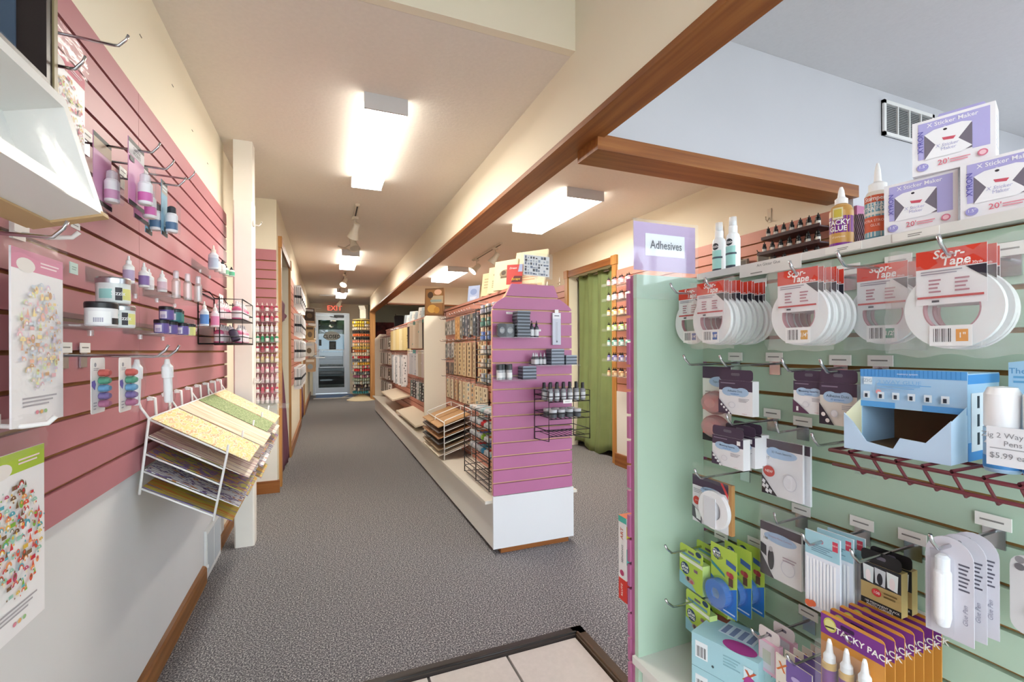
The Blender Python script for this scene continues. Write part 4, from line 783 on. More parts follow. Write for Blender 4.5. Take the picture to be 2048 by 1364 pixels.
# shadow boxes
t = thing('shadow_box', 'dark brown shadow box frame with gilt edge hanging on the slats', 'frame', (-.535, .955, 1.615), 90)
DB = M('2c2222', .4); GD = M('8a7a58', .45)
w_, h_, d_ = .26, .28, .085
fr = MB()
for a in ((-w_/2, w_/2, 0, .03), (-w_/2, w_/2, h_-.03, h_)): fr.box(a[0], a[1], -d_, 0, a[2], a[3], DB)
for a in ((-w_/2, -w_/2+.03), (w_/2-.03, w_/2)): fr.box(a[0], a[1], -d_, 0, .03, h_-.03, DB)
fr.build('frame', t)
fr = MB()
for a in ((-w_/2, w_/2, 0, .012), (-w_/2, w_/2, h_-.012, h_)): fr.box(a[0], a[1], -d_-.003, -d_, a[2], a[3], GD)
for a in ((-w_/2, -w_/2+.012), (w_/2-.012, w_/2)): fr.box(a[0], a[1], -d_-.003, -d_, .012, h_-.012, GD)
fr.build('gilt_edge', t)
MB().box(-w_/2+.03, w_/2-.03, -.02, -.012, .03, h_-.03, M('cfcabc', .5)).build('back_panel', t); MB().box(w_/2-.034, w_/2-.03, -.045, -.02, .03, h_-.03, M('4a5a70', .4)).build('inner_edge', t)
design(t, .14, .16, [('e', .3, .6, .2, .2, '8fc0bc'), ('e', .6, .4, .2, .15, 'c9b48a')], y=-.021, x0=-.08, z0=.06)
t = thing('shadow_box', 'white shadow box wrapped in clear plastic with kraft backing edges', 'frame', (-.468, .880, 1.378), 90)
t.rotation_euler = (R(-15), 0, R(90))
w_, h_, d_ = .30, .20, .11; WF = M('eceae6', .4); KR = M('c4a478', .7)
fr = MB()
for a in ((-w_/2, w_/2, 0, .022), (-w_/2, w_/2, h_-.022, h_)): fr.box(a[0], a[1], -d_, -.012, a[2], a[3], WF)
for a in ((-w_/2, -w_/2+.022), (w_/2-.022, w_/2)): fr.box(a[0], a[1], -d_, -.012, .022, h_-.022, WF)
fr.build('frame', t)
MB().box(-w_/2-.003, w_/2+.003, -.012, 0, -.003, h_+.003, KR).build('kraft_backing', t); MB().box(-w_/2+.022, w_/2-.022, -.03, -.012, .022, h_-.022, M('dfe0de', .5)).build('back_panel', t)
design(t, .20, .12, [('e', .5, .62, .12, .12, 'd8b8ae'), ('e', .62, .55, .09, .1, 'cfa8a0'), ('r', .25, .2, .75, .35, 'd9c4bc')], y=-.031, x0=-.10, z0=.05)
kb = MB()
for x_ in (-w_/2, w_/2): kb.box(x_ - .012, x_ + .012, -d_-.002, -.004, -.004, .004, KR)
kb.box(-w_/2, w_/2, -d_*.35, -.004, -.0045, -.0005, KR); kb.build('kraft_tape', t)
MB().grid(lambda a, b: ((a-.5)*(w_+.008), -d_ - .003 - .002*math.sin(9*a + 4*b), -.004 + b*(h_+.008)), 10, 10, BAG).build('plastic_wrap', t)
# sticker sheets
def sheet(label, loc, w, h, head, headh, palette, n, seed, tail, bagged=True, deg=90):
    t = thing('sticker_sheet', label, 'sticker sheet', loc, deg)
    MB().box(-w/2, w/2, 0, .003, -h, 0, M('eeecee', .45)).build('card', t)
    rnd = random.Random(seed); els = [('r', 0, 1-headh, 1, 1, head), ('e', .25, 1-headh*.75, .17, headh*.36, 'e6e0dc'), ('l', .52, 1-headh*.7, .9, 1-headh*.35, 2, 'f0d8de')]
    pts = []
    for _ in range(n*4):
        a, r_ = rnd.uniform(0, 6.283), math.sqrt(rnd.uniform(0, 1)); p_ = (.5 + .40*r_*math.cos(a), .52 + .31*r_*math.sin(a))
        if all((p_[0]-q[0])**2*(w/h)**2*4 + (p_[1]-q[1])**2*4 > .0048 for q in pts): pts.append(p_)
        if len(pts) >= n: break
    art = MB(); y_ = -.0028
    for i, (a, b) in enumerate(pts):
        c = palette[rnd.randrange(len(palette))]; c2 = palette[rnd.randrange(len(palette))]; k = rnd.randrange(5); X_, Z_ = (a-.5)*w, -h + b*h; s_ = rnd.uniform(.006, .0095)*(w/.19)
        y_ = -.0030 - .00002*i
        if k == 0:    # toadstool
            art.poly([(X_ + s_*1.1*math.cos(R(q)), Z_ + s_*math.sin(R(q))) for q in range(0, 181, 20)], y_, M(c)); art.poly([(X_-s_*.35, Z_-s_*.8), (X_+s_*.35, Z_-s_*.8), (X_+s_*.3, Z_), (X_-s_*.3, Z_)], y_, M('f0e2c4')); art.ell(X_, Z_+s_*.5, s_*.2, s_*.2, y_-.0001, M('f6f2ee'), 8)
        elif k == 1:  # little arch
            for j, cc in enumerate((c, c2, 'f2efec')): art.poly([(X_ + s_*(1.1-.3*j)*math.cos(R(q)), Z_ + s_*(1.2-.3*j)*math.sin(R(q))) for q in range(0, 181, 20)], y_-.0001*j, M(cc))
        elif k == 2: art.ell(X_, Z_, s_*.8, s_, y_, M(c), 10); art.ell(X_, Z_+s_*.3, s_*.4, s_*.4, y_-.0001, M(c2), 8)
        elif k == 3: art.poly([(X_-s_*.7, Z_-s_), (X_+s_*.7, Z_-s_), (X_, Z_+s_*1.2)], y_, M(c)); art.poly([(X_-s_*.6, Z_-s_), (X_+s_*.6, Z_-s_), (X_+s_*.6, Z_-s_*.4), (X_-s_*.6, Z_-s_*.4)], y_-.0001, M(c2))
        else: art.poly([(X_-s_*.9, Z_-s_*.5), (X_+s_*.9, Z_-s_*.5), (X_+s_*.9, Z_+s_*.4), (X_-s_*.9, Z_+s_*.4)], y_, M(c))
        art.ell(X_ + rnd.uniform(-.012, .012), Z_ + rnd.uniform(-.012, .012), s_*.28, s_*.28, y_-.0002, M(c2), 8)
    art.build('sticker_print', t)
    design(t, w, h, els + tail, z0=-h)
    if bagged: bag(t, w + .01, .075, .004, -.012, .0015, seed, 'hang_tab')
    return t
PAL1 = ['e3b7bd', 'efd9a0', 'd8e3b0', 'c9a27e', 'eac7d2', 'cfd8e2', 'e9b9a2', 'd8cfe2']; PAL2 = ['c8303e', 'd8563c', '7fae3c', 'e0b94a', '58a8b8', 'b8486c', 'e8955a', '7a5a3c', '9ac7b4']
txt = [('l', .18, .10, .84, .165, 3, 'aaa6ac'), ('e', .44, .065, .03, .012, 'd88a98'), ('e', .52, .065, .03, .012, 'e0b070'), ('e', .60, .065, .03, .012, '9ac08a')]
sheet('tall white sticker sheet with pink header and pastel shapes in a clear sleeve', (-.508, 1.162, 1.352), .172, .322, 'd58aa6', .115, PAL1, 110, 3, txt)
sheet('white sticker sheet with lime green header and bright mushrooms, low on the slats', (-.508, 1.09, .988), .172, .322, 'a9c23e', .115, PAL2, 120, 5, txt)
sheet('sticker sheet with red striped header half behind the plastic wrapped box', (-.515, 1.29, 1.80), .152, .25, 'c9677a', .12, ['d8a0a8', 'e8c98a', 'cfd88a', 'd87a8a', 'e6d4b4'], 70, 8, [])
WH = M('f1efec', .35)
for y, z, lb in ((1.19, 1.395, 'white plastic hook above the pink headed sticker sheet'), (1.10, 1.035, 'white plastic hook above the lime headed sticker sheet')):
    t = thing('plastic_hook', lb, 'hook', (LX, y, z), 90); MB().box(-.02, .02, -.006, 0, -.012, .022, WH).build('back_plate', t); MB().tube([(.0, -.004, 0), (.0, -.05, -.004), (.002, -.085, .0), (.004, -.095, .012)], .0045, WH, 8).build('hook_arm', t); MB().box(-.024, .024, -.010, -.008, .0, .018, M('f4f2ee', .5)).build('price_tag', t)
# pink and blue blister cards
def blister_card(label, loc, w, h, head, body, bottle, seed, txts, grp, caps='f2f2f2'):
    t = thing('blister_card', label, 'blister card', loc, 90, grp)
    MB().box(-w/2, w/2, 0, .0015, -h, 0, M(body, .45)).build('card', t)
    design(t, w, h, [('r', 0, .93, 1, 1, '1e1c20'), ('r', 0, .76, 1, .93, head), ('r', 0, 0, 1, .07, '1e1c20')] + txts, z0=-h)
    b = MB(); b.lathe([(.0135, 0), (.0155, .003), (.0155, .052), (.012, .058)], 0, -.018, -h + .012, M('efeef0', .35), 18); b.build('bottle', t)
    MB().lathe([(.0157, .008), (.0157, .03)], 0, -.018, -h + .012, M(bottle, .4), 18, cap=False).build('bottle_label', t); MB().lathe([(.012, .056), (.011, .076), (.006, .08)], 0, -.018, -h + .012, clear_mat('blister_cap', (.95, .95, .97), .15, .1, .35) if caps == 'f2f2f2' else M(caps, .4), 16).build('cap', t)
    MB().prism(rounded(.042, .10, .012, None, -h + .008), -.036, -.035, BLISTER).build('blister', t)
    return t
tx = [('t', 'CRACKLE', .5, .88, .05, '3a3840', .01), ('t', 'ACCENTS', .5, .81, .05, '3a3840', .01), ('r', .05, .66, .32, .74, '4a4a54')]
blister_card('pink blister card with a white accents bottle, in front', (-.445, 1.455, 1.695), .105, .165, 'd5d0d4', 'cf8cb6', 'd873b4', 1, tx, 'pink blister cards'); blister_card('pink blister card with a white accents bottle, set back on the hook beside it', (-.465, 1.555, 1.685), .105, .165, 'd5d0d4', 'cf8cb6', 'd873b4', 2, tx, 'pink blister cards'); blister_card('pink blister card with a beige top, closest to the slats', (-.51, 1.445, 1.695), .10, .17, 'c7b49c', 'd69ac0', 'd8a0c4', 4, [], 'pink blister cards')
tb = [('l', .1, .8, .9, .92, 2, 'd8e4ea'), ('e', .6, .12, .2, .06, '2c3438')]
blister_card('blue blister card with a white dotter bottle, nearer the hook tip', (-.45, 1.695, 1.68), .055, .165, 'b0aca8', '8ebcd4', '5a7a9c', 5, tb, 'blue blister cards', '30343c'); blister_card('blue blister card with a white dotter bottle, nearer the slats', (-.485, 1.68, 1.68), .055, .165, 'b0aca8', '8ebcd4', '5a7a9c', 6, tb, 'blue blister cards', '30343c')
# acrylic half round shelves
def shelf(label, y0, y1, z, depth=.135):
    t = thing('acrylic_shelf', label, 'shelf', (LX, (y0+y1)/2, z), 90); w = y1 - y0
    pts = [(-w/2, 0), (-w/2, -depth*.5)] + [(-w/2*math.cos(R(a)), -depth*.5 - depth*.5*math.sin(R(a))) for a in range(15, 180, 15)] + [(w/2, -depth*.5), (w/2, 0)]
    MB().hprism(pts, -.004, 0, ACRYL).build('plate', t); MB().box(-w/2, w/2, -.004, 0, 0, .035, ACRYL).build('back_lip', t)
    for x_ in (-w*.3, w*.3): MB().lathe([(.006, -.018), (.006, -.004)], x_, -.02, 0, clear_mat('acrylic_peg', (.9, .9, .88), .2, .1, .2), 10).build('peg', t)
shelf('clear acrylic shelf carrying the stacked white jars', 1.22, 1.50, 1.222); shelf('clear acrylic shelf carrying four white dropper bottles', 1.47, 1.80, 1.345); shelf('clear acrylic shelf carrying the glass vials', 1.86, 2.20, 1.352); shelf('clear acrylic shelf close to the post with small black topped bottles', 2.46, 2.78, 1.548); shelf('clear acrylic shelf carrying the purple ink jars', 1.70, 2.06, 1.222); shelf('clear acrylic shelf with two tall soft bottles beside the black rack', 2.20, 2.50, 1.272)
def jar(label, loc, r, h, lid, lidh, bodycol, patches, texts, grp=None):
    t = thing('jar', label, 'jar', (loc[0], loc[1], loc[2] + .0008), 22, grp)
    MB().lathe([(r*.94, 0), (r, .003), (r, h-lidh)], 0, 0, 0, M(bodycol, .3), 26).build('body', t); MB().lathe([(r*1.03, h-lidh), (r*1.04, h-.003), (r*1.0, h)], 0, 0, 0, lid, 26).build('lid', t)
    wrap_patch(t, 'label', patches, r); wrap_text(t, texts, r + .0005); return t
SIL = M('b9bcc0', .25, .9); BLK = M('26262a', .35); YEL = 'dcd886'
jp = [(-60, 80, .006, .036, 'e2e8e8'), (-55, -8, .010, .032, '9ed0cc'), (2, 26, .006, .036, '3c3a40'), (27, 70, .008, .034, YEL)]
jar('white jar with silver lid and yellow label, lower on the shelf', (-.462, 1.400, 1.222), .029, .054, SIL, .012, 'dfe4e4', jp, [('Sizzix', .022, .010, 'efefef', .22, .02)]); jar('white jar with silver lid and yellow label, stacked on top', (-.463, 1.365, 1.2775), .032, .060, SIL, .014, 'dfe4e4', jp, [('Sizzix', .022, .010, 'efefef', .22, .02)]); jar('white jar with black lid and barcode label beside the stacked jars', (-.468, 1.315, 1.222), .029, .0535, BLK, .014, 'e8e8ea', [(-50, 30, .006, .032, 'f2f2f2')] + [(-30 + 6*i, -27 + 6*i, .008, .018, '8a86a0') for i in range(6)] + [(34, 75, .004, .018, '2c2c30')], [])
t = thing('price_tag', 'pale aqua price tag in the groove above the stacked jars', 'price tag', (LX + .018, 1.37, 1.345), 90); MB().box(-.018, .018, 0, .002, 0, .026, M('bcd2cc', .5)).build('card', t); design(t, .036, .026, [('l', .2, .3, .8, .7, 2, '8aa49c')])
def dropper(name, label, loc, r, h, body, cap, lab=None, grp=None, capr=.5, tilt=0, n=14, lt=.46):
    t = thing(name, label, 'bottle', (loc[0], loc[1], loc[2] + .0008), 30, grp)
    MB().lathe([(r*.92, 0), (r, .002), (r, h*.58), (r*.55, h*.68)], 0, 0, 0, M(body, .35), n).build('body', t); MB().lathe([(r*capr, h*.66), (r*capr, h*.80), (r*.26, h*.84), (r*.18, h*.98), (0, h)], 0, 0, 0, M(cap, .4), n).build('cap', t)
    if lab: MB().lathe([(r*1.02, h*.08), (r*1.02, h*lt)], 0, 0, 0, M(lab, .5), n, cap=False).build('label', host(t))
    return t
for k_, (y, x, h, lb) in enumerate(((1.505, -.478, .066, 'tallest spaced'), (1.595, -.472, .064, 'second'), (1.655, -.478, .056, 'third'), (1.70, -.458, .060, 'fourth'))):
    dropper('dropper_bottle', 'white dropper bottle on the acrylic shelf, ' + ('closest to the stacked jars', 'with the darkest purple print', 'short one with cream print', 'closest to the glass vials')[k_], (x, y, 1.345), .0125, h + .006, 'f0efee', 'f0f0ee', ('b9a6c6', '8a70a8', 'eadfe0', 'd9bcc8')[k_], 'white dropper bottles')
VIAL = clear_mat('vial_glass', (.86, .82, .78), .12, .08, .22); 
for k_, (y, x) in enumerate(((1.95, -.485), (2.01, -.465), (2.07, -.445))):
    t = thing('glass_vial', 'clear glass vial on the acrylic shelf, ' + ('closest to the white dropper bottles', 'middle of three', 'closest to the post')[k_], 'vial', (x, y, 1.352), 0, 'glass vials'); MB().lathe([(.0125, 0), (.013, .003), (.013, .06), (.008, .07)], 0, 0, 0, VIAL, 18).build('body', t); MB().lathe([(.0085, .07), (.0085, .092), (.0065, .097), (0, .098)], 0, 0, 0, clear_mat('vial_cap', (.92, .92, .94), .12, .1, .3), 16).build('cap', t)
dropper('soft_bottle', 'pale squeeze bottle with a red print beside the black topped bottles', (-.485, 2.54, 1.548), .021, .115, 'd7dde6', 'e8ddd0', 'b8c4d6')
for k_, (y, x, h, lab) in enumerate(((2.605, -.48, .075, 'eee2de'), (2.66, -.47, .07, 'e8e6e2'), (2.71, -.465, .056, '7fc49a'), (2.745, -.445, .05, '55b890'))): dropper('dropper_bottle', 'black topped dropper bottle by the post, ' + ('beside the squeeze bottle', 'second from the squeeze bottle', 'third from the squeeze bottle, green label', 'bright green label, furthest from it')[k_], (x, y, 1.548), .0145, h, 'efece8', '1e1e22', lab, 'black topped bottles by the post')
for k_, (y, z, lid, col, lb) in enumerate(((1.765, 0, '222026', '6a5a9c', 'purple ink jar, lower one beside the stacked white jars'), (1.77, 1, '222026', '6a5a9c', 'purple ink jar stacked on the purple one'), (1.86, 0, '222026', '6a5a9c', 'purple ink jar, lower one in the middle of the shelf'), (1.865, 1, '222026', '3f7a80', 'teal ink jar stacked on the middle purple one'), (1.935, 1, '222026', '3f8a80', 'teal ink jar stacked at the back'), (1.94, 0, '222026', '6a5a9c', 'purple ink jar under the rear teal one'), (2.0, 0, '222026', 'd8d68a', 'yellow green ink jar with black lid'))):
    jar(lb, (-.478 + .012*(k_ % 2) + (.02 if k_ == 6 else 0), y, 1.222 + .0425*z), .0195, .042, M(lid, .35), .011, col, [(-65, -5, .004, .026, 'e8e2ee'), (-55, -15, .006, .016, 'b8aed0'), (8, 40, .004, .028, col)], [], 'ink jars')
for k_, (y, lab, c, lb) in enumerate(((2.31, '5f8fd0', 'd6e0ea', 'clear squeeze bottle with blue label beside the black rack'), (2.41, 'e08ab0', 'ead8de', 'clear squeeze bottle with pink label beside the black rack'))): dropper('squeeze_bottle', lb, (-.475 + .02*k_, y, 1.272), .0165, .105, c, 'f1ece4', lab)
# black wire rack with pink bottles, next to the post
t = thing('wire_rack', 'black two tier wire rack of pink bottles hooked on the slats', 'rack', (LX, 2.56, 1.20), 90)
fr = MB(); w_, d_, h_ = .34, .185, .245
for x_ in (0, w_):
    fr.tube([(x_, -.004, 0), (x_, -.004, h_), (x_, -.05, h_), (x_, -.07, h_-.03), (x_, -d_, h_-.03), (x_, -d_, 0), (x_, -.004, 0)], .003, BLACKW)
    fr.tube([(x_, -.09, 0), (x_, -.09, h_-.02)], .0025, BLACKW)
fr.tube([(0, -.004, h_), (w_, -.004, h_)], .003, BLACKW); fr.tube([(0, -d_, h_-.03), (w_, -d_, h_-.03)], .003, BLACKW)
for z_ in (.005, .12): 
    fr.tube([(0, -d_, z_ + .03), (w_, -d_, z_ + .03)], .0025, BLACKW); fr.tube([(0, -d_, z_), (w_, -d_, z_)], .0025, BLACKW)
    for x_ in (0, w_): fr.tube([(x_, -d_, z_ + .03), (x_, -.004, z_ + .03)], .0025, BLACKW)
fr.build('frame', t)
for z_ in (.005, .12): MB().box(0, w_, -d_, -.004, z_ - .004, z_, BLACKW).build('tray', t)
PB = ['d98aa8', 'cf5f86', 'e2b4be', 'd9a0b0']
n = 0
for tier, z_ in ((0, 1.205), (1, 1.32)):
    for i in range(5):
        for j in range(2):
            if tier == 0 and i == 0 and j == 0: continue
            dropper('glitter_bottle', 'pink glitter bottle, # along the ' + ('lower', 'upper')[tier] + ' tray of the black wire rack', (-.40 - .075*j, 2.60 + .058*i, z_), .021, .092, PB[(i + j + tier) % 4], 'e6e0e0', 'efe4e8', 'pink bottles on the %s tray' % ('lower', 'upper')[tier], n=12); n += 1
q = dropper('glitter_bottle', 'dark bottle tipped over on the lower tray of the black wire rack', (-.40, 2.592, 1.216), .019, .085, '4a4458', 'd8cfd4'); q.rotation_euler = (R(-10), R(-22), 0)
t = thing('rack_card', 'white card with a punched hole standing behind the upper tray bottles', 'card', (-.50, 2.80, 1.34), 90); MB().box(-.05, .05, 0, .002, 0, .12, M('e9e6e2', .5)).build('card', t); MB().ring(0, .10, .007, .004, -.001, 0, M('55525a', .5), 14).build('hole', t)
# finger dauber cards and bagged brushes
for k_, (x, y) in enumerate(((-.43, 1.332), (-.475, 1.318))):
    t = thing('dauber_card', ('white card of coloured finger daubers, nearer the hook tip', 'white card of coloured finger daubers, nearer the slats')[k_], 'craft pack', (x, y, 1.152), 90, 'finger dauber cards'); w_, h_ = .068, .125
    MB().prism(rounded(w_, h_, .006, None, -h_), 0, .0015, M('e9e6e4', .45)).build('card', t)
    design(t, w_, h_, [('e', .28, .87, .08, .04, '9a98a0'), ('l', .15, .76, .5, .82, 2, 'a8a6ae'), ('p', [(0, .50), (.22, .42), (.30, .52), (.22, .60), (0, .58)], '7a68b4'), ('p', [(.78, .48), (.95, .40), (1, .40), (1, .58), (.90, .56)], 'd8708c'), ('l', .1, .06, .35, .22, 3, 'b0aeb4')], z0=-h_)
    for i, c in enumerate(('c4605a', '5a9a80', '6a9ac0', '7a6a9c', 'a86a88')):
        b = MB(); b.lathe([(.009, 0), (.0095, .012), (.006, .018)], 0, 0, 0, M(c, .5), 14); o = b.build('dauber', t); o.rotation_euler = (R(90), 0, 0); o.location = (.008, -.001, -.035 - .0175*i); o.scale = (1.5, .9, 1)
for k_, y in enumerate((1.435, 1.465)):
    t = thing('brush_bag', ('clear bag with a white brush bottle beside the dauber cards', 'clear bag with a white brush bottle at the hook tip')[k_], 'craft pack', (-.44 + .055*k_, y, 1.145), 90, 'bagged brushes'); t.rotation_euler = (0, R(6 - 12*k_), R(90))
    MB().lathe([(.008, -.115), (.010, -.11), (.010, -.05), (.013, -.048), (.013, -.02), (.007, -.012), (.005, 0)], 0, 0, 0, M('eef0f2', .35), 16).build('brush_bottle', t); bag(t, .05, .15, .014, -.13, .002, 20 + k_)
# white wire paper rack with patterned sheets
pk = thing('paper_rack', 'white wire rack of patterned paper sheets hooked on the pink slats', 'paper rack', (0, 0, 0))
Y0, Y1, NB = 1.83, 3.05, 4
def rx(f, tier):   # point on tier: f = 0 at the wall, 1 at the outer edge
    a = (-.530 - .006*tier, .945 - .055*tier); b = (-.312 - .010*tier, .815 - .052*tier)
    return (a[0] + (b[0]-a[0])*f, a[1] + (b[1]-a[1])*f)
fr = MB()
for b_ in range(NB + 1):
    y = Y0 + (Y1-Y0)*b_/NB
    fr.tube([(-.556, y, .705), (-.530, y, .948)], .0042, WHITEW); fr.tube([(-.353, y, .592), (-.312, y, .815), (-.308, y, .845)], .0042, WHITEW)
    fr.tube([(-.530, y, .948), (-.552, y, .985), (-.556, y, 1.0)], .004, WHITEW)
    for tr in range(5): p0, p1 = rx(0, tr), rx(1, tr); fr.tube([(p0[0], y, p0[1]), (p1[0], y, p1[1])], .0032, WHITEW)
fr.tube([(-.530, Y0, .948), (-.530, Y1, .948)], .0035, WHITEW); fr.tube([(-.353, Y0, .594), (-.353, Y1, .594)], .0035, WHITEW)
fr.build('frame', pk)
for b_ in range(NB):
    for q in (.25, .75):
        y = Y0 + (Y1-Y0)*(b_ + q)/NB; MB().tube([(-.557, y, 1.0), (-.552, y, 1.012), (-.535, y, 1.008), (-.532, y, .95)], .0045, WHITEW).box(-.557, -.54, y-.006, y+.006, 1.0, 1.012, WHITEW).build('slat_clip', pk)
PAT = [ramp_mat('paper_bricks', 'noise', [(.36, 'f0e2b0'), (.46, 'e8cf7a'), (.55, 'f2ead0'), (.62, 'e2a868'), (.70, 'f0e6c4')], (30, 8, 30), .6, 0, 2.2), ramp_mat('paper_stripes', 'noise', [(.36, 'e8dcc4'), (.46, 'e2b48c'), (.54, 'efe6d8'), (.64, 'd9c9a4')], (1, 28, 1), .6, 0, 2), ramp_mat('paper_green', 'noise', [(.38, '6f8450'), (.52, '8a9c66'), (.66, 'b4c08c')], (1, 1, 1), .6, 0, 130), ramp_mat('paper_orange', 'noise', [(.36, 'efe0b4'), (.48, 'e6b884'), (.60, 'f0e4c0'), (.70, 'd98a60')], (26, 10, 26), .6, 0, 2.2)]
ROW = [ramp_mat('paper_plaid_a', 'noise', [(.40, 'e9dccc'), (.50, 'b08a90'), (.58, 'efe8dc'), (.66, '9a8a60')], (1, 40, 1), .6, 0, 2.2, True), ramp_mat('paper_plaid_b', 'noise', [(.30, 'b0a94e'), (.42, '77628c'), (.52, 'c08a4a'), (.62, 'a8a45c'), (.72, '6d5c84')], (14, 30, 14), .6, 0, 1.5, True), ramp_mat('paper_ikat', 'noise', [(.36, 'efeeee'), (.46, '6e5a8c'), (.52, 'efeeee'), (.60, 'c98a52'), (.66, 'efeeee'), (.74, 'a8ac50')], (10, 34, 10), .6, 0, 1.6, True), ramp_mat('paper_multi', 'noise', [(.30, 'c0b048'), (.42, 'd07a3c'), (.50, 'c9bf5c'), (.58, '6a5f94'), (.66, 'b8b850'), (.74, 'd0804a')], (1, 30, 1), .6, 0, 2.2, True)]
k_ = 0
names = ('yellow brick print', 'orange striped', 'green speckled', 'orange brick print')
rown = ('pale plaid', 'purple and olive plaid', 'white zigzag print', 'olive and orange striped')
for b_ in range(NB):
    ya, yb = Y0 + (Y1-Y0)*b_/NB + .009, Y0 + (Y1-Y0)*(b_+1)/NB - .009
    for tr in range(5):
        p0, p1 = rx(0.02, tr), rx(1.30 + .05*math.sin(b_*2 + tr), tr)
        off = .0052 if tr else .0055
        mat = PAT[b_] if tr == 0 else ROW[tr-1]
        m = MB(); th = .0022
        vs = [(p0[0], ya, p0[1]+off), (p0[0], yb, p0[1]+off), (p1[0], yb, p1[1]+off), (p1[0], ya, p1[1]+off)]
        m.add(vs + [(a, b, c - th) for a, b, c in vs], [(0, 3, 2, 1), (4, 5, 6, 7), (0, 1, 5, 4), (1, 2, 6, 5), (2, 3, 7, 6), (3, 0, 4, 7)], mat)
        o = m.build('paper_sheet'); lb = ('%s paper sheet on the top tier of the white wire rack' % names[b_]) if tr == 0 else ('%s paper, %s tier under the %s top sheet' % (rown[tr-1], ('second', 'third', 'fourth', 'bottom')[tr-1], names[b_]))
        tag(o, lb, 'paper sheet', 'patterned papers in the white rack')
t = thing('price_tag', 'small white price tag stuck on the slats under the wrapped shadow box', 'price tag', (LX + .0005, 1.42, 1.46), 90); MB().box(-.022, .022, -.001, 0, 0, .016, M('eceae6', .5)).build('card', t); design(t, .044, .016, [('l', .2, .3, .8, .7, 1, 'a09e9a')], y=-.001)
# ---------------------------------------------------------------- centre gondola
GA, GB = 2.49, 9.22                      # near and far end
CXG = 1.141
go = thing('gondola', 'double sided gondola with mauve slat end panel and white base', 'gondola', (CXG, GA, 0))
def gpart(name, mb): o = mb.build(name, go); o.location = (-CXG, -GA, 0); return o
gpart('base', MB().box(.884, 1.400, GA + .002, GB, .03, .285, LAM)); gpart('end_board', MB().box(.882, 1.402, GA - .012, GA + .002, .03, .33, M('e3e3e4', .4))); gpart('toe_kick', MB().box(.93, 1.37, GA - .004, GB, 0, .03, WOODX))
gpart('deck', MB().box(.842, 1.44, GA + .012, GB + .02, .285, .302, M('ded9cd', .4)))
gpart('spine', MB().box(1.114, 1.168, GA + .05, GB, .302, 1.545, MDF)); gpart('spine_cap', MB().box(1.09, 1.192, GA + .05, GB, 1.545, 1.563, PINKWARM))
SZ = [.302] + [.404 + .0764*k for k in range(15)] + [1.545]
me = {}
for (y0, y1, mt) in ((GA + .03, 4.44, PINKWARM), (4.48, GB, PINKWARM)):
    for a, b_ in zip(SZ[:-1], SZ[1:]):
        k = (round(y1-y0, 3), round(b_-a, 3))
        if k not in me: me[k] = MB().box(0, .014, 0, y1-y0, 0, b_-a-.010, mt).mesh('side_slat')
        o = link('side_slat', me[k], go); o.location = (1.10 - CXG, y0 - GA, a + .005)
# end panel: backing and shaped slats
def endx(z):
    if z <= 1.405: return .884, 1.392
    if z <= 1.47: f = (z - 1.405)/.065; return .884 + .075*f**1.6, 1.392 - .085*f**1.4
    f = (z - 1.47)/.083; return .962 + .040*f, 1.305 - .035*f
def outline(z0, z1, inset=0.0, n=6):
    L_, R_ = [], []
    for i in range(n + 1):
        z = z0 + (z1-z0)*i/n; a, b = endx(z); L_.append((a + inset, z)); R_.append((b - inset, z))
    return R_ + L_[::-1]
gpart('end_backing', MB().prism(outline(.33, 1.548, .004, 30), GA + .002, GA + .03, M('d9b48a', .6)))
EZ = [.33] + [.404 + .0764*k for k in range(15)] + [1.553]
for a, b_ in zip(EZ[:-1], EZ[1:]): gpart('end_slat', MB().prism(outline(a + .0045, b_ - .0045), GA - .014, GA + .003, MAUVE))
# white cross dividers
def divider(y, top, lb, cham=.06):
    pts = [(.885, .302), (1.098, .302), (1.098, top), (.885 + cham, top), (.885, top - cham)]
    o = MB().prism(pts, y - .012, y + .012, M('e6ddcb', .45)).build('divider', go); o.location = (-CXG, -GA, 0)
divider(4.46, 1.50, '', .02); divider(GB, 1.48, '', .09)
# ------------------------------------------------ acrylic shelves on the end panel
def eshelf(label, x0, x1, z):
    t = thing('acrylic_shelf', label, 'shelf', ((x0+x1)/2, GA - .015, z)); w = x1-x0
    MB().box(-w/2, w/2, -.115, 0, -.004, 0, ACRYL).build('plate', t); MB().box(-w/2, w/2, -.004, 0, 0, .03, ACRYL).build('back_lip', t)
eshelf('clear shelf on the mauve end panel with the tallest stack of ink pads', .885, 1.16, 1.238); eshelf('clear shelf on the mauve end panel reaching its free edge, with dropper bottles', 1.105, 1.385, 1.077); eshelf('clear shelf on the mauve end panel just above the bare slats', .885, 1.125, .998)
def inkpad(label, x, z, w=.075, col='3a4048', top='8a929c', grp=None, y=GA - .06):
    t = thing('ink_pad', label, 'ink pad', (x, y, z + .0008), 0, grp); MB().box(-w/2, w/2, -.036, .036, 0, .011, M(col, .4)).build('base', t); MB().box(-w/2 + .002, w/2 - .002, -.037, .034, .0112, .018, M(top, .35)).build('lid', t)
for i in range(8): inkpad('dark ink pad, # from the bottom of the tallest stack on the mauve panel', 1.040 + .002*math.sin(i*2), 1.238 + .0185*i, .08, '2e343c', '7f8894', 'ink pads in the tallest stack')
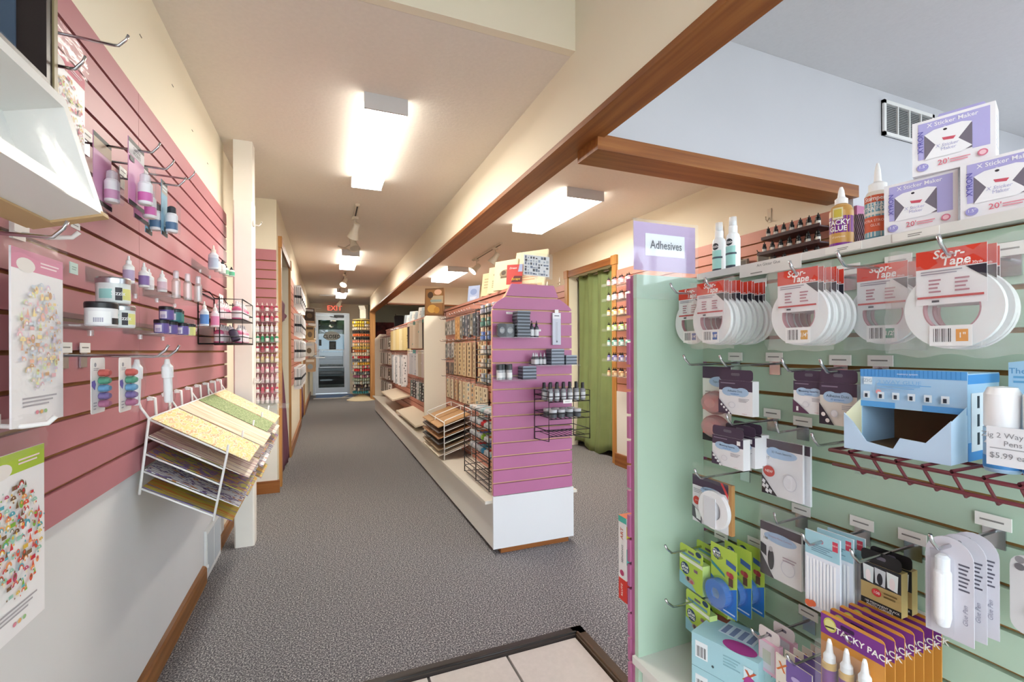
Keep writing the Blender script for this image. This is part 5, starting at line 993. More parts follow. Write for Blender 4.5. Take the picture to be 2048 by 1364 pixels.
for k_, (x, w) in enumerate(((.915, .05), (.965, .06))):
    t = thing('ink_pouch', ('dark glossy pouch pack on the upper clear shelf, at its free end', 'dark glossy pouch pack on the upper clear shelf, against the ink pads')[k_], 'craft pack', (x, GA - .07 + .01*k_, 1.238), 8*k_ - 4); MB().prism(rounded(w, .075, .012), -.014, .014, M('3d4044', .25)).build('pouch', t); design(t, w, .075, [('e', .5, .5, .3, .25, '8a8e92'), ('l', .25, .35, .75, .6, 3, 'c8c8c4')], y=-.014)
for k_, x in enumerate((1.105, 1.135)): dropper('dropper_bottle', ('black capped bottle beside the tallest ink pad stack', 'black capped bottle at the end of the upper clear shelf')[k_], (x, GA - .06, 1.238), .0135, .095, '4a4c52', '1c1c20', 'dfe0e2')
for k_ in range(5): dropper('dropper_bottle', 'small grey dropper bottle, # along the clear shelf at the panel edge', (1.118 + .024*(k_ % 4), GA - .05 - .03*(k_ // 4), 1.077), .0115, .072, '5a5c62', 'd4d4d8', 'd8d8da', 'grey dropper bottles on the end panel')
for i in range(5): inkpad('grey ink pad, # from the bottom of the stack beside the dropper bottles', 1.255, 1.077 + .0185*i, .085, '4c5460', '99a2b2', 'grey ink pads, taller stack')
for i in range(3): inkpad('grey ink pad, # from the bottom of the low stack at the panel edge', 1.345, 1.077 + .0185*i, .075, '4c5460', '99a2b2', 'grey ink pads, low stack')
for k_, (x, yy) in enumerate(((.905, 0), (.935, .02), (.962, -.005))):
    t = thing('powder_jar', 'clear powder jar with dark lid, # along the shelf above the bare slats', 'jar', (x, GA - .06 + yy, .998), 0, 'powder jars'); MB().lathe([(.017, 0), (.0175, .055)], 0, 0, 0, M('aeb0b2', .25), 16).build('body', t); MB().lathe([(.018, .055), (.018, .085), (.016, .088)], 0, 0, 0, M('3a3c40', .35), 16).build('lid', t); wrap_patch(t, 'label', [(-60, 60, .012, .04, 'e6e6e4')], .0176)
for i in range(4): inkpad('blue grey ink pad, # from the bottom of the stack beside the powder jars', 1.075, .998 + .0185*i, .085, '3e4450', '8c95a4', 'ink pads beside the powder jars')
t = thing('tool_pack', 'slim boxed craft tool hanging high on the mauve end panel', 'craft pack', (1.283, GA - .03, 1.385)); MB().box(-.027, .027, 0, .014, -.19, 0, M('c5c8d4', .4)).build('box', t); design(t, .054, .19, [('r', 0, .82, 1, 1, 'e8e8ec'), ('l', .2, .88, .8, .94, 1, '5a5c64'), ('r', .42, .12, .58, .72, '8a90a4'), ('r', .47, .1, .53, .74, 'f0f0f2'), ('e', .5, .1, .1, .03, '6a6e78')], z0=-.19); MB().box(-.012, .012, 0, .003, 0, .02, M('f0eeea', .5)).build('hang_tab', t)
for x, z, lb in ((.985, 1.372, 'white price sticker on the mauve panel above the tallest stack'), (1.165, 1.275, 'white price sticker on the mauve panel beside the black capped bottles')):
    t = thing('price_tag', lb, 'price tag', (x, GA - .0155, z)); MB().box(-.02, .02, 0, .001, 0, .012, M('f0eeea', .5)).build('card', t); design(t, .04, .012, [('l', .2, .3, .8, .7, 1, 'a09e9a')])
# black wire rack on the end panel
t = thing('wire_rack', 'black three tier wire rack hanging on the mauve end panel', 'rack', (1.27, GA - .016, .665))
fr = MB(); w_, d_, h_ = .26, .19, .27
for x_ in (-w_/2, w_/2): fr.tube([(x_, -.003, -.02), (x_, -.003, h_), (x_, -d_, h_), (x_, -d_, -.005), (x_, -.003, -.02)], .003, BLACKW)
for tr in range(3):
    z_ = .02 + .095*tr
    for q in (0, .03): fr.tube([(-w_/2, -d_, z_ + q), (w_/2, -d_, z_ + q)], .0025, BLACKW); fr.tube([(-w_/2, -.003, z_ + q), (w_/2, -.003, z_ + q)], .0025, BLACKW)
    for x_ in (-w_/2, w_/2): fr.tube([(x_, -.003, z_ + .03), (x_, -d_, z_ + .03)], .0025, BLACKW)
fr.build('frame', t)
wm = MB().tube([(0, -.003, 0), (0, -d_, 0)], .002, BLACKW, 5).mesh('cross_wire')
for tr in range(3):
    for i in range(1, 9): o = link('cross_wire', wm, t); o.location = (-w_/2 + w_*i/9, 0, .02 + .095*tr)
for j in range(2):
    for i in range(6):
        t2 = thing('spray_vial', 'black topped spray vial, # along the top tier of the black end rack', 'bottle', (1.165 + .042*i, GA - .17 + .075*j, .878), 0, 'spray vials on the end rack'); MB().lathe([(.0155, 0), (.016, .06), (.009, .068)], 0, 0, 0, M('8a8c90', .25), 14).build('body', t2); MB().lathe([(.0095, .066), (.0095, .098), (.007, .1)], 0, 0, 0, M('2a2a2e', .35), 12).build('cap', t2); wrap_patch(t2, 'label', [(-60, 60, .012, .045, 'cfd2d4')], .0163)
for j in range(2):
    for i in range(4):
        t2 = thing('paste_jar', 'pale lidded jar, # along the middle tier of the black end rack', 'jar', (1.185 + .052*i, GA - .165 + .07*j, .783), 0, 'paste jars on the end rack'); MB().lathe([(.022, 0), (.0225, .03)], 0, 0, 0, M('55585c', .3), 16).build('body', t2); MB().lathe([(.0235, .03), (.0235, .044), (.022, .046)], 0, 0, 0, M('c2c4c6', .35), 16).build('lid', t2)
t2 = thing('price_tag', 'white price tag clipped on the front of the black end rack', 'price tag', (1.255, GA - .211, .866)); MB().box(-.028, .028, 0, .002, 0, .02, M('f0eeea', .5)).build('card', t2); design(t2, .056, .02, [('l', .2, .3, .8, .7, 2, 'a09e9a')])
# ------------------------------------------------ black racks on the long side
SIDE = -90
def tier_rack(name, label, x, y0, y1, zs, depth):
    t = thing(name, label, 'rack', (x, 0, 0)); fr = MB(); zb, zt = min(zs) - .02, max(zs) + .06
    for y in (y0, y1, (y0+y1)/2): fr.tube([(0, y, zb), (0, y, zt), (-depth, y, zt - .03), (-depth, y, zb), (0, y, zb)], .0035, BLACKW)
    for z in zs:
        for q in (.0, .035): fr.tube([(-depth, y0, z + q - .012), (-depth, y1, z + q - .012)], .003, BLACKW)
        for y in (y0, y1): fr.tube([(-.0, y, z + .035), (-depth, y, z + .023)], .0025, BLACKW)
    fr.build('frame', t)
    wm = MB().tube([(0, y0, 0), (0, y1, 0)], .002, BLACKW, 5).mesh('cross_wire')
    for z in zs:
        for i in range(5): o = link('cross_wire', wm, t); o.location = (-depth*(i + .3)/5, 0, z - .012*(i + .3)/5)
    return t
UZ = (.954, 1.056, 1.146, 1.239, 1.333, 1.42)
tier_rack('wire_rack', 'tall black six tier wire rack on the gondola side beside the mauve end', 1.095, 2.62, 3.08, UZ, .12)
COLS = [['9aa6b0', 'c8ccd0', 'b0b4bc'], ['c9bcae', 'e0d6c8', '8a9aa0'], ['e8e6e2', 'cfcac4', 'b8bcc4'], ['5c7cc4', '8fa6d8', 'd8dce4'], ['5a8a80', '8ab0a4', 'c9d4cc'], ['a0a4bc', 'd0d0dc', 'e2e0e4']]
CNAM = ('grey', 'beige', 'white', 'blue', 'teal', 'lilac')
def packet(name, label, loc, w, h, d, col, top, grp):
    t = thing(name, label, 'craft pack', loc, SIDE, grp); MB().prism(rounded(w, h, .004), 0, d, M(col, .4)).build('packet', t); MB().box(-w*.42, w*.42, -.0006, 0, h*.55, h*.9, M(top, .5)).build('label', t)
for r_, z in enumerate(UZ):
    for i in range(8):
        packet('ink_packet', '%s packet on the %s tier of the tall rack, # from the mauve end' % (CNAM[r_], ('bottom', 'second', 'third', 'fourth', 'fifth', 'top')[r_]), (.99 + .012*(i % 2), 2.655 + .056*i, z - .004), .044, .055 + .006*((i*3) % 3), .03, COLS[r_][i % 3], ('c98a4a', 'd8b04a', 'e0d070', 'b0584a')[(i + r_) % 4] if i % 2 else COLS[r_][(i+1) % 3], '%s packets in the tall rack' % CNAM[r_])
LZ = (.342, .41, .50, .585, .67, .755)
tier_rack('wire_rack', 'black six tier wire rack standing on the gondola deck', 1.085, 2.60, 3.12, LZ, .185)
SP = [None, None, ['3a8ab0', '6ab4d0', 'c8484a', 'd8d8dc'], ['8ab83c', '5a5ca8', 'd0683a', 'c8ccd0'], ['c8363c', 'b8bcc0', '8a9aa0', 'd8d8d8'], ['a8c4c8', 'c8ccd0', '9ab0b8', 'd0c8c0']]
for r_ in range(2, 6):
    for i in range(8):
        t = thing('glitter_tube', 'glitter tube on the %s tier of the deck rack, # from the mauve end' % (None, None, 'third', 'fourth', 'fifth', 'top')[r_], 'tube', (.985, 2.64 + .062*i, LZ[r_] + .018), 0, 'glitter tubes on the %s tier' % (None, None, 'third', 'fourth', 'fifth', 'top')[r_])
        b = MB(); b.lathe([(.017, -.05), (.0175, .03), (.015, .034)], 0, 0, 0, M(SP[r_][i % 4], .25), 14); o = b.build('tube', t); o.rotation_euler = (0, R(-90), 0)
        b = MB(); b.lathe([(.0182, .03), (.0182, .055), (.016, .057)], 0, 0, 0, M('c9ccd0' if i % 3 else SP[r_][(i+1) % 4], .3), 14); o = b.build('cap', t); o.rotation_euler = (0, R(-90), 0)
# white wire paper rack on the deck
t = thing('paper_rack', 'white wire paper rack with brown card stock standing on the gondola deck', 'paper rack', (0, 0, 0)); fr = MB()
PY = (3.55, 3.87, 4.19)
for y in PY: fr.tube([(.86, y, .306), (.86, y, .60), (.865, y, .615), (1.078, y, .69), (1.083, y, .68), (1.083, y, .306)], .004, WHITEW)
for tr in range(6):
    for y in PY: fr.tube([(.86, y, .345 + .045*tr), (1.083, y, .42 + .045*tr)], .003, WHITEW)
fr.tube([(.86, PY[0], .60), (.86, PY[-1], .60)], .004, WHITEW); fr.tube([(1.083, PY[0], .69), (1.083, PY[-1], .69)], .004, WHITEW); fr.build('frame', t)
KC = ('b98e5e', '5a4a42', 'a87850', '3c3634', '8c7458', 'd0c4b0')
for c_ in range(2):
    for tr in range(6):
        ya, yb = PY[c_] + .010, PY[c_+1] - .010; zo = .349 + .045*tr; m = MB(); x0_, x1_ = .815, 1.075
        vs = [(x0_, ya, zo - .0147), (x1_, ya, zo + .0734), (x1_, yb, zo + .0734), (x0_, yb, zo - .0147)]
        m.add([(a, b, c + .007) for a, b, c in vs] + vs, [(0, 1, 2, 3), (7, 6, 5, 4), (0, 4, 5, 1), (1, 5, 6, 2), (2, 6, 7, 3), (3, 7, 4, 0)], M(KC[5-tr], .6)); o = m.build('card_stock')
        tag(o, '%s card stock on the %s tier, %s bay of deck paper rack' % (('tan', 'dark brown', 'kraft brown', 'black', 'taupe', 'cream')[5-tr], ('bottom', 'second', 'third', 'fourth', 'fifth', 'top')[tr], ('near', 'far')[c_]), 'paper stack', 'card stock in the deck paper rack')
# ------------------------------------------------ hanging packs on the gondola side
STW = M('c9b08a', .55); 
def hang(name, label, y, ztop, w, h, col, art, grp, x=1.078, header=None, seed=0, deep=1, swing=0):
    rnd = random.Random(seed)
    for q in range(deep):
        t = thing(name, label, 'craft pack', (x - .034*q, y + .006*q*(1 if seed % 2 else -1), ztop), SIDE, grp)
        t.rotation_euler = (0, R(rnd.uniform(-2, 2)), R(SIDE + rnd.uniform(-5, 5) + swing))
        MB().box(-w/2, w/2, 0, .010, -h, -.012, M(col, .5)).build('pack_body', t)
        if header: MB().box(-w/2, w/2, .002, .004, -.014, .03, M(header, .5)).build('header_card', t)
        else: MB().box(-w*.3, w*.3, .003, .005, -.014, .022, BAG).build('hang_tab', t)
        b = MB()
        for i in range(int(h/.035)):
            zc = -h + .02 + i*.035; xx = rnd.uniform(-.15, .15)*w; s_ = min(w*.32, .014)
            b.poly([(xx - s_, zc - .010), (xx + s_*.8, zc - .012), (xx + s_, zc + .008), (xx - s_*.6, zc + .011)], -.0006, M(art[rnd.randrange(len(art))], .6))
        b.build('printed_design', host(t))
        MB().tube([(0, max(.004, (1.094 - x) + .02*q), .012), (0, -.05, .010), (0, -.062, .02)], .0028, CHROME, 6).build('hook_arm', t)
n = 0
for i, y in enumerate((3.38, 3.455, 3.53, 3.605, 3.68, 3.755, 3.83)): hang('embellishment_bag', 'bag of dark trims in the top gondola row, # from the mauve end', y, 1.468, .06, .20 - .01*(i % 3), ('6a6a74', '55606a', '8a8478', '4a5058')[i % 4], ('c8ccd0', '3a3c44', '9a8a7a'), 'dark trim bags', seed=i, deep=1)
for i, y in enumerate((3.91, 3.99)): hang('embellishment_bag', 'tan bag beside the dark trim bags, # from the mauve end', y, 1.468, .07, .21, 'c9955a', ('e0b880', 'a87440'), 'tan bags', seed=i + 20)
for i, y in enumerate((4.07, 4.14, 4.21, 4.28, 4.36)): hang('embellishment_bag', 'small silver charm bag in the top row, # from the tan bags', y, 1.45, .06, .14, ('b0aca8', '8a8680', 'c4c0ba')[i % 3], ('55524e', 'e0dcd6', '6a6660'), 'silver charm bags', seed=i + 30)
for i, y in enumerate((3.16, 3.27)): hang('stamp_pack', 'long pale strip pack in the top row, # from the tall black rack', y, 1.50 - .01*i, .055, .26, 'cbbda6', ('8a7a66', 'e6dccb', 'b08a6a'), 'pale strip packs', seed=i + 40)
for i, y in enumerate((3.20, 3.32, 3.46, 3.60, 3.74, 3.88, 4.02)): hang('stamp_pack', 'long wood stamp pack in the middle row, # from the tall black rack', y, 1.240, .088, .29 + .03*(i < 2), ('d3bc94', 'cdb48c', 'c2aa88', 'c9b08a')[i % 4], ('5a4a3c', '7a6450', '4a4038', 'b0584a' if i < 2 else '6a5644'), 'wood stamp packs, middle row', seed=i + 50)
for i, y in enumerate((4.12, 4.20, 4.28, 4.36)): hang('charm_pack', 'silver charm pack in the middle row, # from the wood stamp packs', y, 1.25 - .01*(i % 2), .06, .15, ('b8b4b2', '8c8a88')[i % 2], ('e8e6e2', '55535a', '7c6a8a'), 'charm packs, middle row', seed=i + 60)
for i, y in enumerate((4.13, 4.22, 4.32)): hang('charm_pack', 'dark beaded charm pack below the silver ones, # from the stamp packs', y, 1.065, .06, .12, ('6a5f58', '8a7a70', '584e50')[i % 3], ('c8b8a8', '3a3436', 'a88a7a'), 'dark charm packs', seed=i + 66)
for i, y in enumerate((3.20, 3.30, 3.40, 3.50, 3.62, 3.75, 3.88, 4.02, 4.16, 4.30)): hang('stamp_pack', 'cream stamp pack in the bottom row, # from the mauve end', y, .90 + (.0 if i < 3 else .012), .09, .19 + .07*((i % 3) == 1 and i < 3), ('d9cbb0', 'cfc0a2', 'd8c9a8', 'c8a884')[i % 4], ('55493c', '8a7a64', '6a8a9a', 'b0886a'), 'cream stamp packs, bottom row', seed=i + 80)
# second section behind the divider: packs swing a little towards the near end on long hooks
for i in range(8): hang('template_pack', 'pale template pack in the top row, # beyond the cream divider', 4.66 + .20*i, 1.49, .22, .30, ('d8ccb8', 'c9b8a0', '3a3638', 'e0d8c8', 'd8c8b0')[i % 5], ('e8e0d2', 'b0a08a', '4a9a90', 'cfc4b4'), 'template packs, top row', seed=i + 100, header=('cfc6b6', 'd8cdb8', '3a8078')[i % 3], x=1.04, swing=18)
for i in range(8): hang('template_pack', 'white paper pad pack in the middle row, # beyond the cream divider', 4.68 + .20*i, 1.14, .21, .28, ('c9cdd4', 'b8bcc4', 'd0c4c4', 'c4b8a8', 'e2e0de')[i % 5], ('8a929c', 'e8e8ea', 'a8acb8'), 'paper pad packs, middle row', seed=i + 110, header=('d8b8bc', '3f9a9c', 'e8e6e2', 'd8cdb8')[i % 4], x=1.03, swing=16)
for i in range(10): hang('tool_pack', 'dark tool pack in the low row, # beyond the cream divider', 4.68 + .14*i, .80, .10, .22, ('35343a', '6a7a78', 'c8ccce', '4a4a50')[i % 4], ('d8d8da', '8a9a96', 'e8e6e2'), 'dark tool packs beyond the divider', seed=i + 120, x=1.03, swing=20)
for i in range(9): hang('paper_roll_pack', 'long white strip pack, # beyond the paper pad packs', 6.35 + .14*i, 1.115 - .03*(i % 2), .10, .42, ('e8e8ea', 'd4d8dc', 'a8b0b8')[i % 3], ('55585e', 'f2f2f2', '8a8e96'), 'long white strip packs', seed=i + 130, x=1.0, swing=30)
for i in range(8): hang('template_pack', 'yellowish template pack in the top row, # beyond the pale ones', 6.3 + .20*i, 1.49, .22, .32, ('e0cd92', 'd8c68e', 'e4d8b0')[i % 3], ('8a7a4a', 'f0e6c4', 'b8a868'), 'yellowish template packs', seed=i + 140, x=1.03, swing=20)
for r_ in range(4):
    for i in range(9): hang('charm_pack', 'silver and brown charm pack in the %s row, # towards the exit' % ('top', 'second', 'third', 'bottom')[r_], 7.95 + .135*i, 1.40 - .26*r_, .09, .21, ('8a847c', 'b4aea6', '6a625a', 'cfcac4')[(i + r_) % 4], ('3a3632', 'e2ded8', '9a8a6a'), 'far charm packs, %s row' % ('top', 'second', 'third', 'bottom')[r_], seed=i + 150 + 10*r_, x=1.0, swing=35)
for y0, y1, z, d_, lb in ((6.5, 7.9, .52, .24, 'slanted cream shelf board at the far half of the gondola'), (4.9, 6.3, .40, .22, 'low cream shelf board beyond the divider')):
    t = thing('shelf_board', lb, 'shelf', (1.098, (y0+y1)/2, z)); MB().add([(-d_, -(y1-y0)/2, -.05), (0, -(y1-y0)/2, 0), (0, (y1-y0)/2, 0), (-d_, (y1-y0)/2, -.05), (-d_, -(y1-y0)/2, -.03), (0, -(y1-y0)/2, .02), (0, (y1-y0)/2, .02), (-d_, (y1-y0)/2, -.03)], [(0, 3, 2, 1), (4, 5, 6, 7), (0, 1, 5, 4), (1, 2, 6, 5), (2, 3, 7, 6), (3, 0, 4, 7)], M('e0d4bc', .45)).build('board', t); MB().box(-.06, 0, -.01, .01, -.08, 0, CHROME).build('bracket', t)
# ------------------------------------------------ things on top of the gondola
def stand_card(name, label, cat, loc, rz, w, h, d, body, els, tilt=-8):
    t = thing(name, label, cat, loc, rz); t.rotation_euler = (R(tilt), 0, R(rz)); MB().box(-w/2, w/2, 0, d, 0, h, M(body, .5)).build('cover', t); design(t, w, h, els); return t
AL = [('r', .1, .25, .9, .75, 'e9dcb8'), ('e', .5, .55, .25, .14, '9a8a6c'), ('e', .42, .58, .1, .08, '5c5040'), ('r', .3, .4, .7, .46, '6e6048')]
stand_card('album', 'cream album with a grey house print leaning on top of the gondola', 'album', (1.10, 2.86, 1.565), -62, .20, .20, .018, 'e6dab4', AL); stand_card('album', 'large cream album standing behind the red card', 'album', (1.215, 2.74, 1.565), -55, .24, .26, .015, 'e8dcb6', [('l', .1, .2, .9, .4, 3, 'd8a884'), ('r', .05, .05, .95, .12, 'd6c08c')], -14)
stand_card('album', 'narrow cream album leaning in the middle of the row', 'album', (1.10, 3.06, 1.565), -66, .14, .19, .018, 'ded2ac', [('e', .5, .7, .15, .06, '8a8068'), ('l', .3, .2, .7, .5, 4, 'a09674')]); stand_card('album', 'narrow cream album closest to the blue card', 'album', (1.10, 3.22, 1.565), -68, .13, .17, .018, 'd8caa2', [('l', .2, .3, .8, .8, 4, 'b0a480')])
stand_card('greeting_card', 'red and blue card standing in front of the albums', 'card', (1.065, 2.60, 1.565), -40, .10, .125, .004, 'd2504a', [('t', 'Dream', .4, .82, .10, 'f2dcd6', .02, .2), ('p', [(.3, .1), (1, .1), (1, .4), (.5, .42)], '6a3438'), ('p', [(.72, .62), (1, .62), (1, 1), (.8, 1)], 'a8b4d4'), ('t', 'Escape', .6, .26, .12, 'e8c84a', .02, .2)], -10)
stand_card('greeting_card', 'pale blue card standing alone on the gondola top', 'card', (1.12, 3.62, 1.565), -55, .115, .13, .003, 'a8b8d8', [('e', .5, .6, .3, .2, '8498c4'), ('l', .2, .1, .8, .3, 3, 'e8ecf2')])
t = thing('picture_frame', 'clear acrylic frame with a black and white collage print on the gondola top', 'picture frame', (1.215, 2.60, 1.609)); t.rotation_euler = (R(-4), R(3), R(-4))
MB().box(-.105, .105, -.006, -.003, 0, .158, ACRYL).build('acrylic_sheet', t); MB().box(-.085, .085, -.002, 0, .014, .142, M('e8e8ea', .5)).build('print', t)
rnd = random.Random(4); els = []
for i in range(9):
    for j in range(6):
        c = ('23283a', '55617c', '8a94a8', '2c2c34', 'b8bcc4')[rnd.randrange(5)]
        if rnd.random() < .85: els.append(('r', .04 + .104*i, .05 + .155*j, .04 + .104*i + rnd.uniform(.05, .10), .05 + .155*j + rnd.uniform(.06, .14), c))
b = MB()
for e_ in els: b.poly([(-.085 + .17*e_[1], .014 + .128*e_[2]), (-.085 + .17*e_[3], .014 + .128*e_[2]), (-.085 + .17*e_[3], .014 + .128*e_[4]), (-.085 + .17*e_[1], .014 + .128*e_[4])], -.0023, M(e_[5], .6))
b.build('printed_design', t)
MB().box(-.10, .10, -.03, .05, -.042, -.038, ACRYL).box(-.01, .01, .0, .004, -.04, .05, ACRYL).build('acrylic_foot', t)
stand_card('art_book', 'brown art book standing on the corner of the cream divider', 'book', (.985, 4.47, 1.504), -38, .20, .27, .02, '7a5636', [('r', .05, .05, .95, .95, '94683c'), ('r', .35, .45, .98, .72, 'b8a484'), ('r', .3, .50, .9, .58, '8a9a94'), ('e', .4, .25, .25, .15, 'd0a050'), ('e', .65, .2, .15, .12, 'c08a3c'), ('e', .3, .75, .15, .12, '4a3422'), ('e', .7, .85, .2, .1, 'e0b090')], -3)
stand_card('art_book', 'white paperback leaning beside the brown art book', 'book', (1.10, 4.95, 1.565), -60, .15, .22, .02, 'e6e6ea', [('r', .35, .05, .6, .95, 'b4b8c4'), ('r', .45, .1, .5, .9, '6a7080')], -14)
for i in range(8): stand_card('folder', 'pale folder on the gondola top, # beyond the white paperback', 'folder', (1.13, 5.4 + .22*i, 1.565), -60, .16, .11 + .02*(i % 3), .01, ('d8d4cc', 'b4c4c8', 'e6e2da', '9aa8b0')[i % 4], [('l', .2, .3, .8, .7, 3, '8a9298')], -10).__setitem__('group', 'folders along the gondola top')
# ---------------------------------------------------------------- curtains
def curtain(name, label, cat, fn, nu, nv, mat, thick, axis):
    """fn(a, b) gives a point on the sheet; a second skin 'thick' behind closes it"""
    t = thing(name, label, cat, (0, 0, 0)); b = MB(); n1 = nu + 1
    off = Vector(axis)*thick
    A_ = [Vector(fn(i/nu, j/nv)) for j in range(nv+1) for i in range(nu+1)]; vs = A_ + [p + off for p in A_]; N = len(A_)
    fs = []
    for j in range(nv):
        for i in range(nu): q = (j*n1+i, j*n1+i+1, (j+1)*n1+i+1, (j+1)*n1+i); fs += [q, tuple(N + k for k in reversed(q))]
    for i in range(nu): fs += [(i+1, i, N+i, N+i+1), (nv*n1+i, nv*n1+i+1, N+nv*n1+i+1, N+nv*n1+i)]
    for j in range(nv): fs += [(j*n1, (j+1)*n1, N+(j+1)*n1, N+j*n1), ((j+1)*n1+nu, j*n1+nu, N+j*n1+nu, N+(j+1)*n1+nu)]
    b.add(vs, fs, mat, True); b.build('cloth', t); return t
GRC = M('7c8c5a', .8, var=.06, scale=6, name='green_cloth')
fold = lambda a, b, n, d: d*(math.sin(n*a*6.283 + 1.2*math.sin(3*b)) + .4*math.sin(2.3*n*a*6.283 + 2*b))*(0.55 + .45*b)
gc = curtain('curtain', 'long olive green curtain hanging in the oak framed doorway', 'curtain', lambda a, b: (2.865 + fold(a, b, 4.0, .022) - .05*(1-b)**6*a, 4.05 + .90*a*(1 - .03*b) - .0*b, .03 + 2.02*b + .05*(1-b)**5*math.sin(9*a)), 60, 24, GRC, .006, (1, 0, 0))
MB().tube([(2.87, 3.92, 2.03), (2.87, 5.08, 2.03)], .010, CHROME).build('rod', gc)
PLUM = M('7a4a5e', .8, var=.06, scale=6, name='plum_cloth')
for k_, (y0, y1, lb) in enumerate(((4.52, 5.58, 'doorway behind the post'), (8.02, 9.18, 'further doorway of the aisle'))):
    W_ = y1 - y0
    curtain('curtain', 'plum curtain swept up across the %s' % lb, 'curtain', lambda a, b: (-.395 + fold(a, b, 3, .010), y0 + W_*a, (1.36 + .16*a) + ((2.04 - .46*a) - (1.36 + .16*a))*b*(.62 + .38*(1-a))), 30, 12, PLUM, .006, (-1, 0, 0))
    curtain('curtain', 'plum curtain flaring to the floor in the %s' % lb, 'curtain', lambda a, b: (-.385 + fold(a, b, 3, .012) + .03*(1-b)*a, y0 + W_*a*(.10 + .80*(1-b)), .03 + 1.22*b), 30, 16, PLUM, .006, (-1, 0, 0))
MARO = ramp_mat('maroon_cloth', 'noise', [(.35, '3c1a1e'), (.55, '5a262a'), (.7, '6e3034')], (1, 1, 1), .85, 0, 6)
curtain('curtain', 'dark maroon curtain hanging on the sage back wall', 'curtain', lambda a, b: (1.16 + 1.35*a, 13.12 + fold(a, b, 7, .018), 1.30 + .64*b), 70, 8, MARO, .006, (0, 1, 0))
# clear bottle rack on the wall that faces us
t = thing('bottle_rack', 'clear acrylic tiered rack of small bottles on the pink slats behind the post', 'rack', (-.448, 4.265, .74)); rk = t
for i in range(10): MB().box(-.10, .11, -.085, -.012, .082*i, .082*i + .003, ACRYL).box(-.10, .11, -.087, -.085, .082*i, .082*i + .025, ACRYL).build('tier', t)
for x_ in (-.102, .11): MB().box(x_, x_ + .003, -.085, -.012, 0, .82, ACRYL).build('side_panel', t)
RC = ['d9c8cc', 'c85a70', 'd8b8c0', 'd08a9c', 'c8b48c', 'a83a50', '2f8a62', 'd0ccd4', 'b84a62', 'b0445c']
for r_ in range(10):
    for i in range(6):
        for j in range(2):
            if (j == 1 and r_ % 2): continue
            dropper('paint_bottle', '%s paint bottle, # on tier %s of the clear rack behind the post' % (('pale', 'rose', 'pale', 'pink', 'sand', 'crimson', 'green', 'clear', 'red', 'wine')[r_], ('one', 'two', 'three', 'four', 'five', 'six', 'seven', 'eight', 'nine', 'ten')[r_]), (-.535 + .034*i, 4.195 + .032*j, .7438 + .082*r_), .0125, .072, RC[r_], 'e8dcd6', ('efe8ea' if i % 2 else RC[r_]), 'bottles on tier %s of the clear rack' % ('one', 'two', 'three', 'four', 'five', 'six', 'seven', 'eight', 'nine', 'ten')[r_], n=10)
t = thing('acrylic_shelf', 'clear shelf jutting out under the tiered bottle rack', 'shelf', (-.40, 4.25, .735)); MB().box(-.10, .13, -.20, 0, -.004, 0, ACRYL).build('plate', t); MB().box(-.10, .13, -.203, -.2, -.02, .0, ACRYL).build('front_lip', t)
for z, lb in ((1.93, 'white plastic hook high on the post'), (.985, 'white plastic hook low on the post')):
    t = thing('plastic_hook', lb, 'hook', (-.397, 3.16, z)); MB().box(0, .006, -.012, .012, -.015, .02, M('efebe4', .4)).build('back_plate', t); MB().tube([(.005, 0, -.006), (.03, 0, -.01), (.042, 0, .004), (.044, 0, .016)], .004, M('efebe4', .4), 8).build('hook_arm', t)
# pen packs on the aisle slats
def pens(y, ztop, rows, lb, grp, n=4):
    t = thing('pen_pack', lb, 'pen pack', (-.29, y, ztop), 48, grp); w_ = .11
    MB().box(-w_/2, w_/2, .008, .010, -.26, 0, M('dcdcde', .45)).build('card', t)
    for i in range(n): MB().lathe([(.004, -.22), (.009, -.205), (.0095, -.10), (.0095, -.03), (.006, -.02)], -w_/2 + w_*(i+.5)/n, -.001, 0, M(('e8e8ea', 'c8cace')[i % 2], .35), 10).lathe([(.0098, -.15), (.0098, -.12)], -w_/2 + w_*(i+.5)/n, -.001, 0, M('2e3036', .4), 10, cap=False).build('pen', t)
    MB().tube([(0, .04, -.004), (0, -.03, -.004), (0, -.04, .006)], .003, CHROME, 6).build('hook_arm', t)
for r_, z in enumerate((1.93, 1.60, 1.30, .98)):
    for i in range(5): pens(5.92 + .30*i, z, 1, 'white pen pack in the %s row, # along the aisle slats' % ('top', 'second', 'third', 'bottom')[r_], 'pen packs, %s row' % ('top', 'second', 'third', 'bottom')[r_])
rnd = random.Random(11)
for r_, z in enumerate((1.98, 1.66, 1.34, 1.02)):
    for i in range(9):
        if r_ == 3 and i == 6: continue
        t = thing('craft_pack', 'craft pack in the %s row, # along the far aisle slats' % ('top', 'second', 'third', 'bottom')[r_], 'craft pack', (-.26 - .02*rnd.random(), 9.45 + .36*i, z - .03*rnd.random()), 38, 'far aisle packs, %s row' % ('top', 'second', 'third', 'bottom')[r_])
        w_, h_ = rnd.uniform(.14, .22), rnd.uniform(.2, .27); c = ('b89a7c', 'd8d4cc', '8a8078', 'c4a87a', '4a4644', 'a87a68', 'e4e2de')[rnd.randrange(7)]
        MB().box(-w_/2, w_/2, 0, .012, -h_, 0, M(c, .5)).build('pack_body', t); design(t, w_, h_, [('r', .1, .75, .9, .92, ('e2d8c8', '6a5a4c', 'c8ccd0')[rnd.randrange(3)]), ('e', .5, .4, .28, .2, ('7a6a58', 'e8e2d6', '98a0a4')[rnd.randrange(3)])], z0=-h_)
        MB().tube([(0, .05, .006), (0, -.02, .004)], .003, CHROME, 6).build('hook_arm', t)
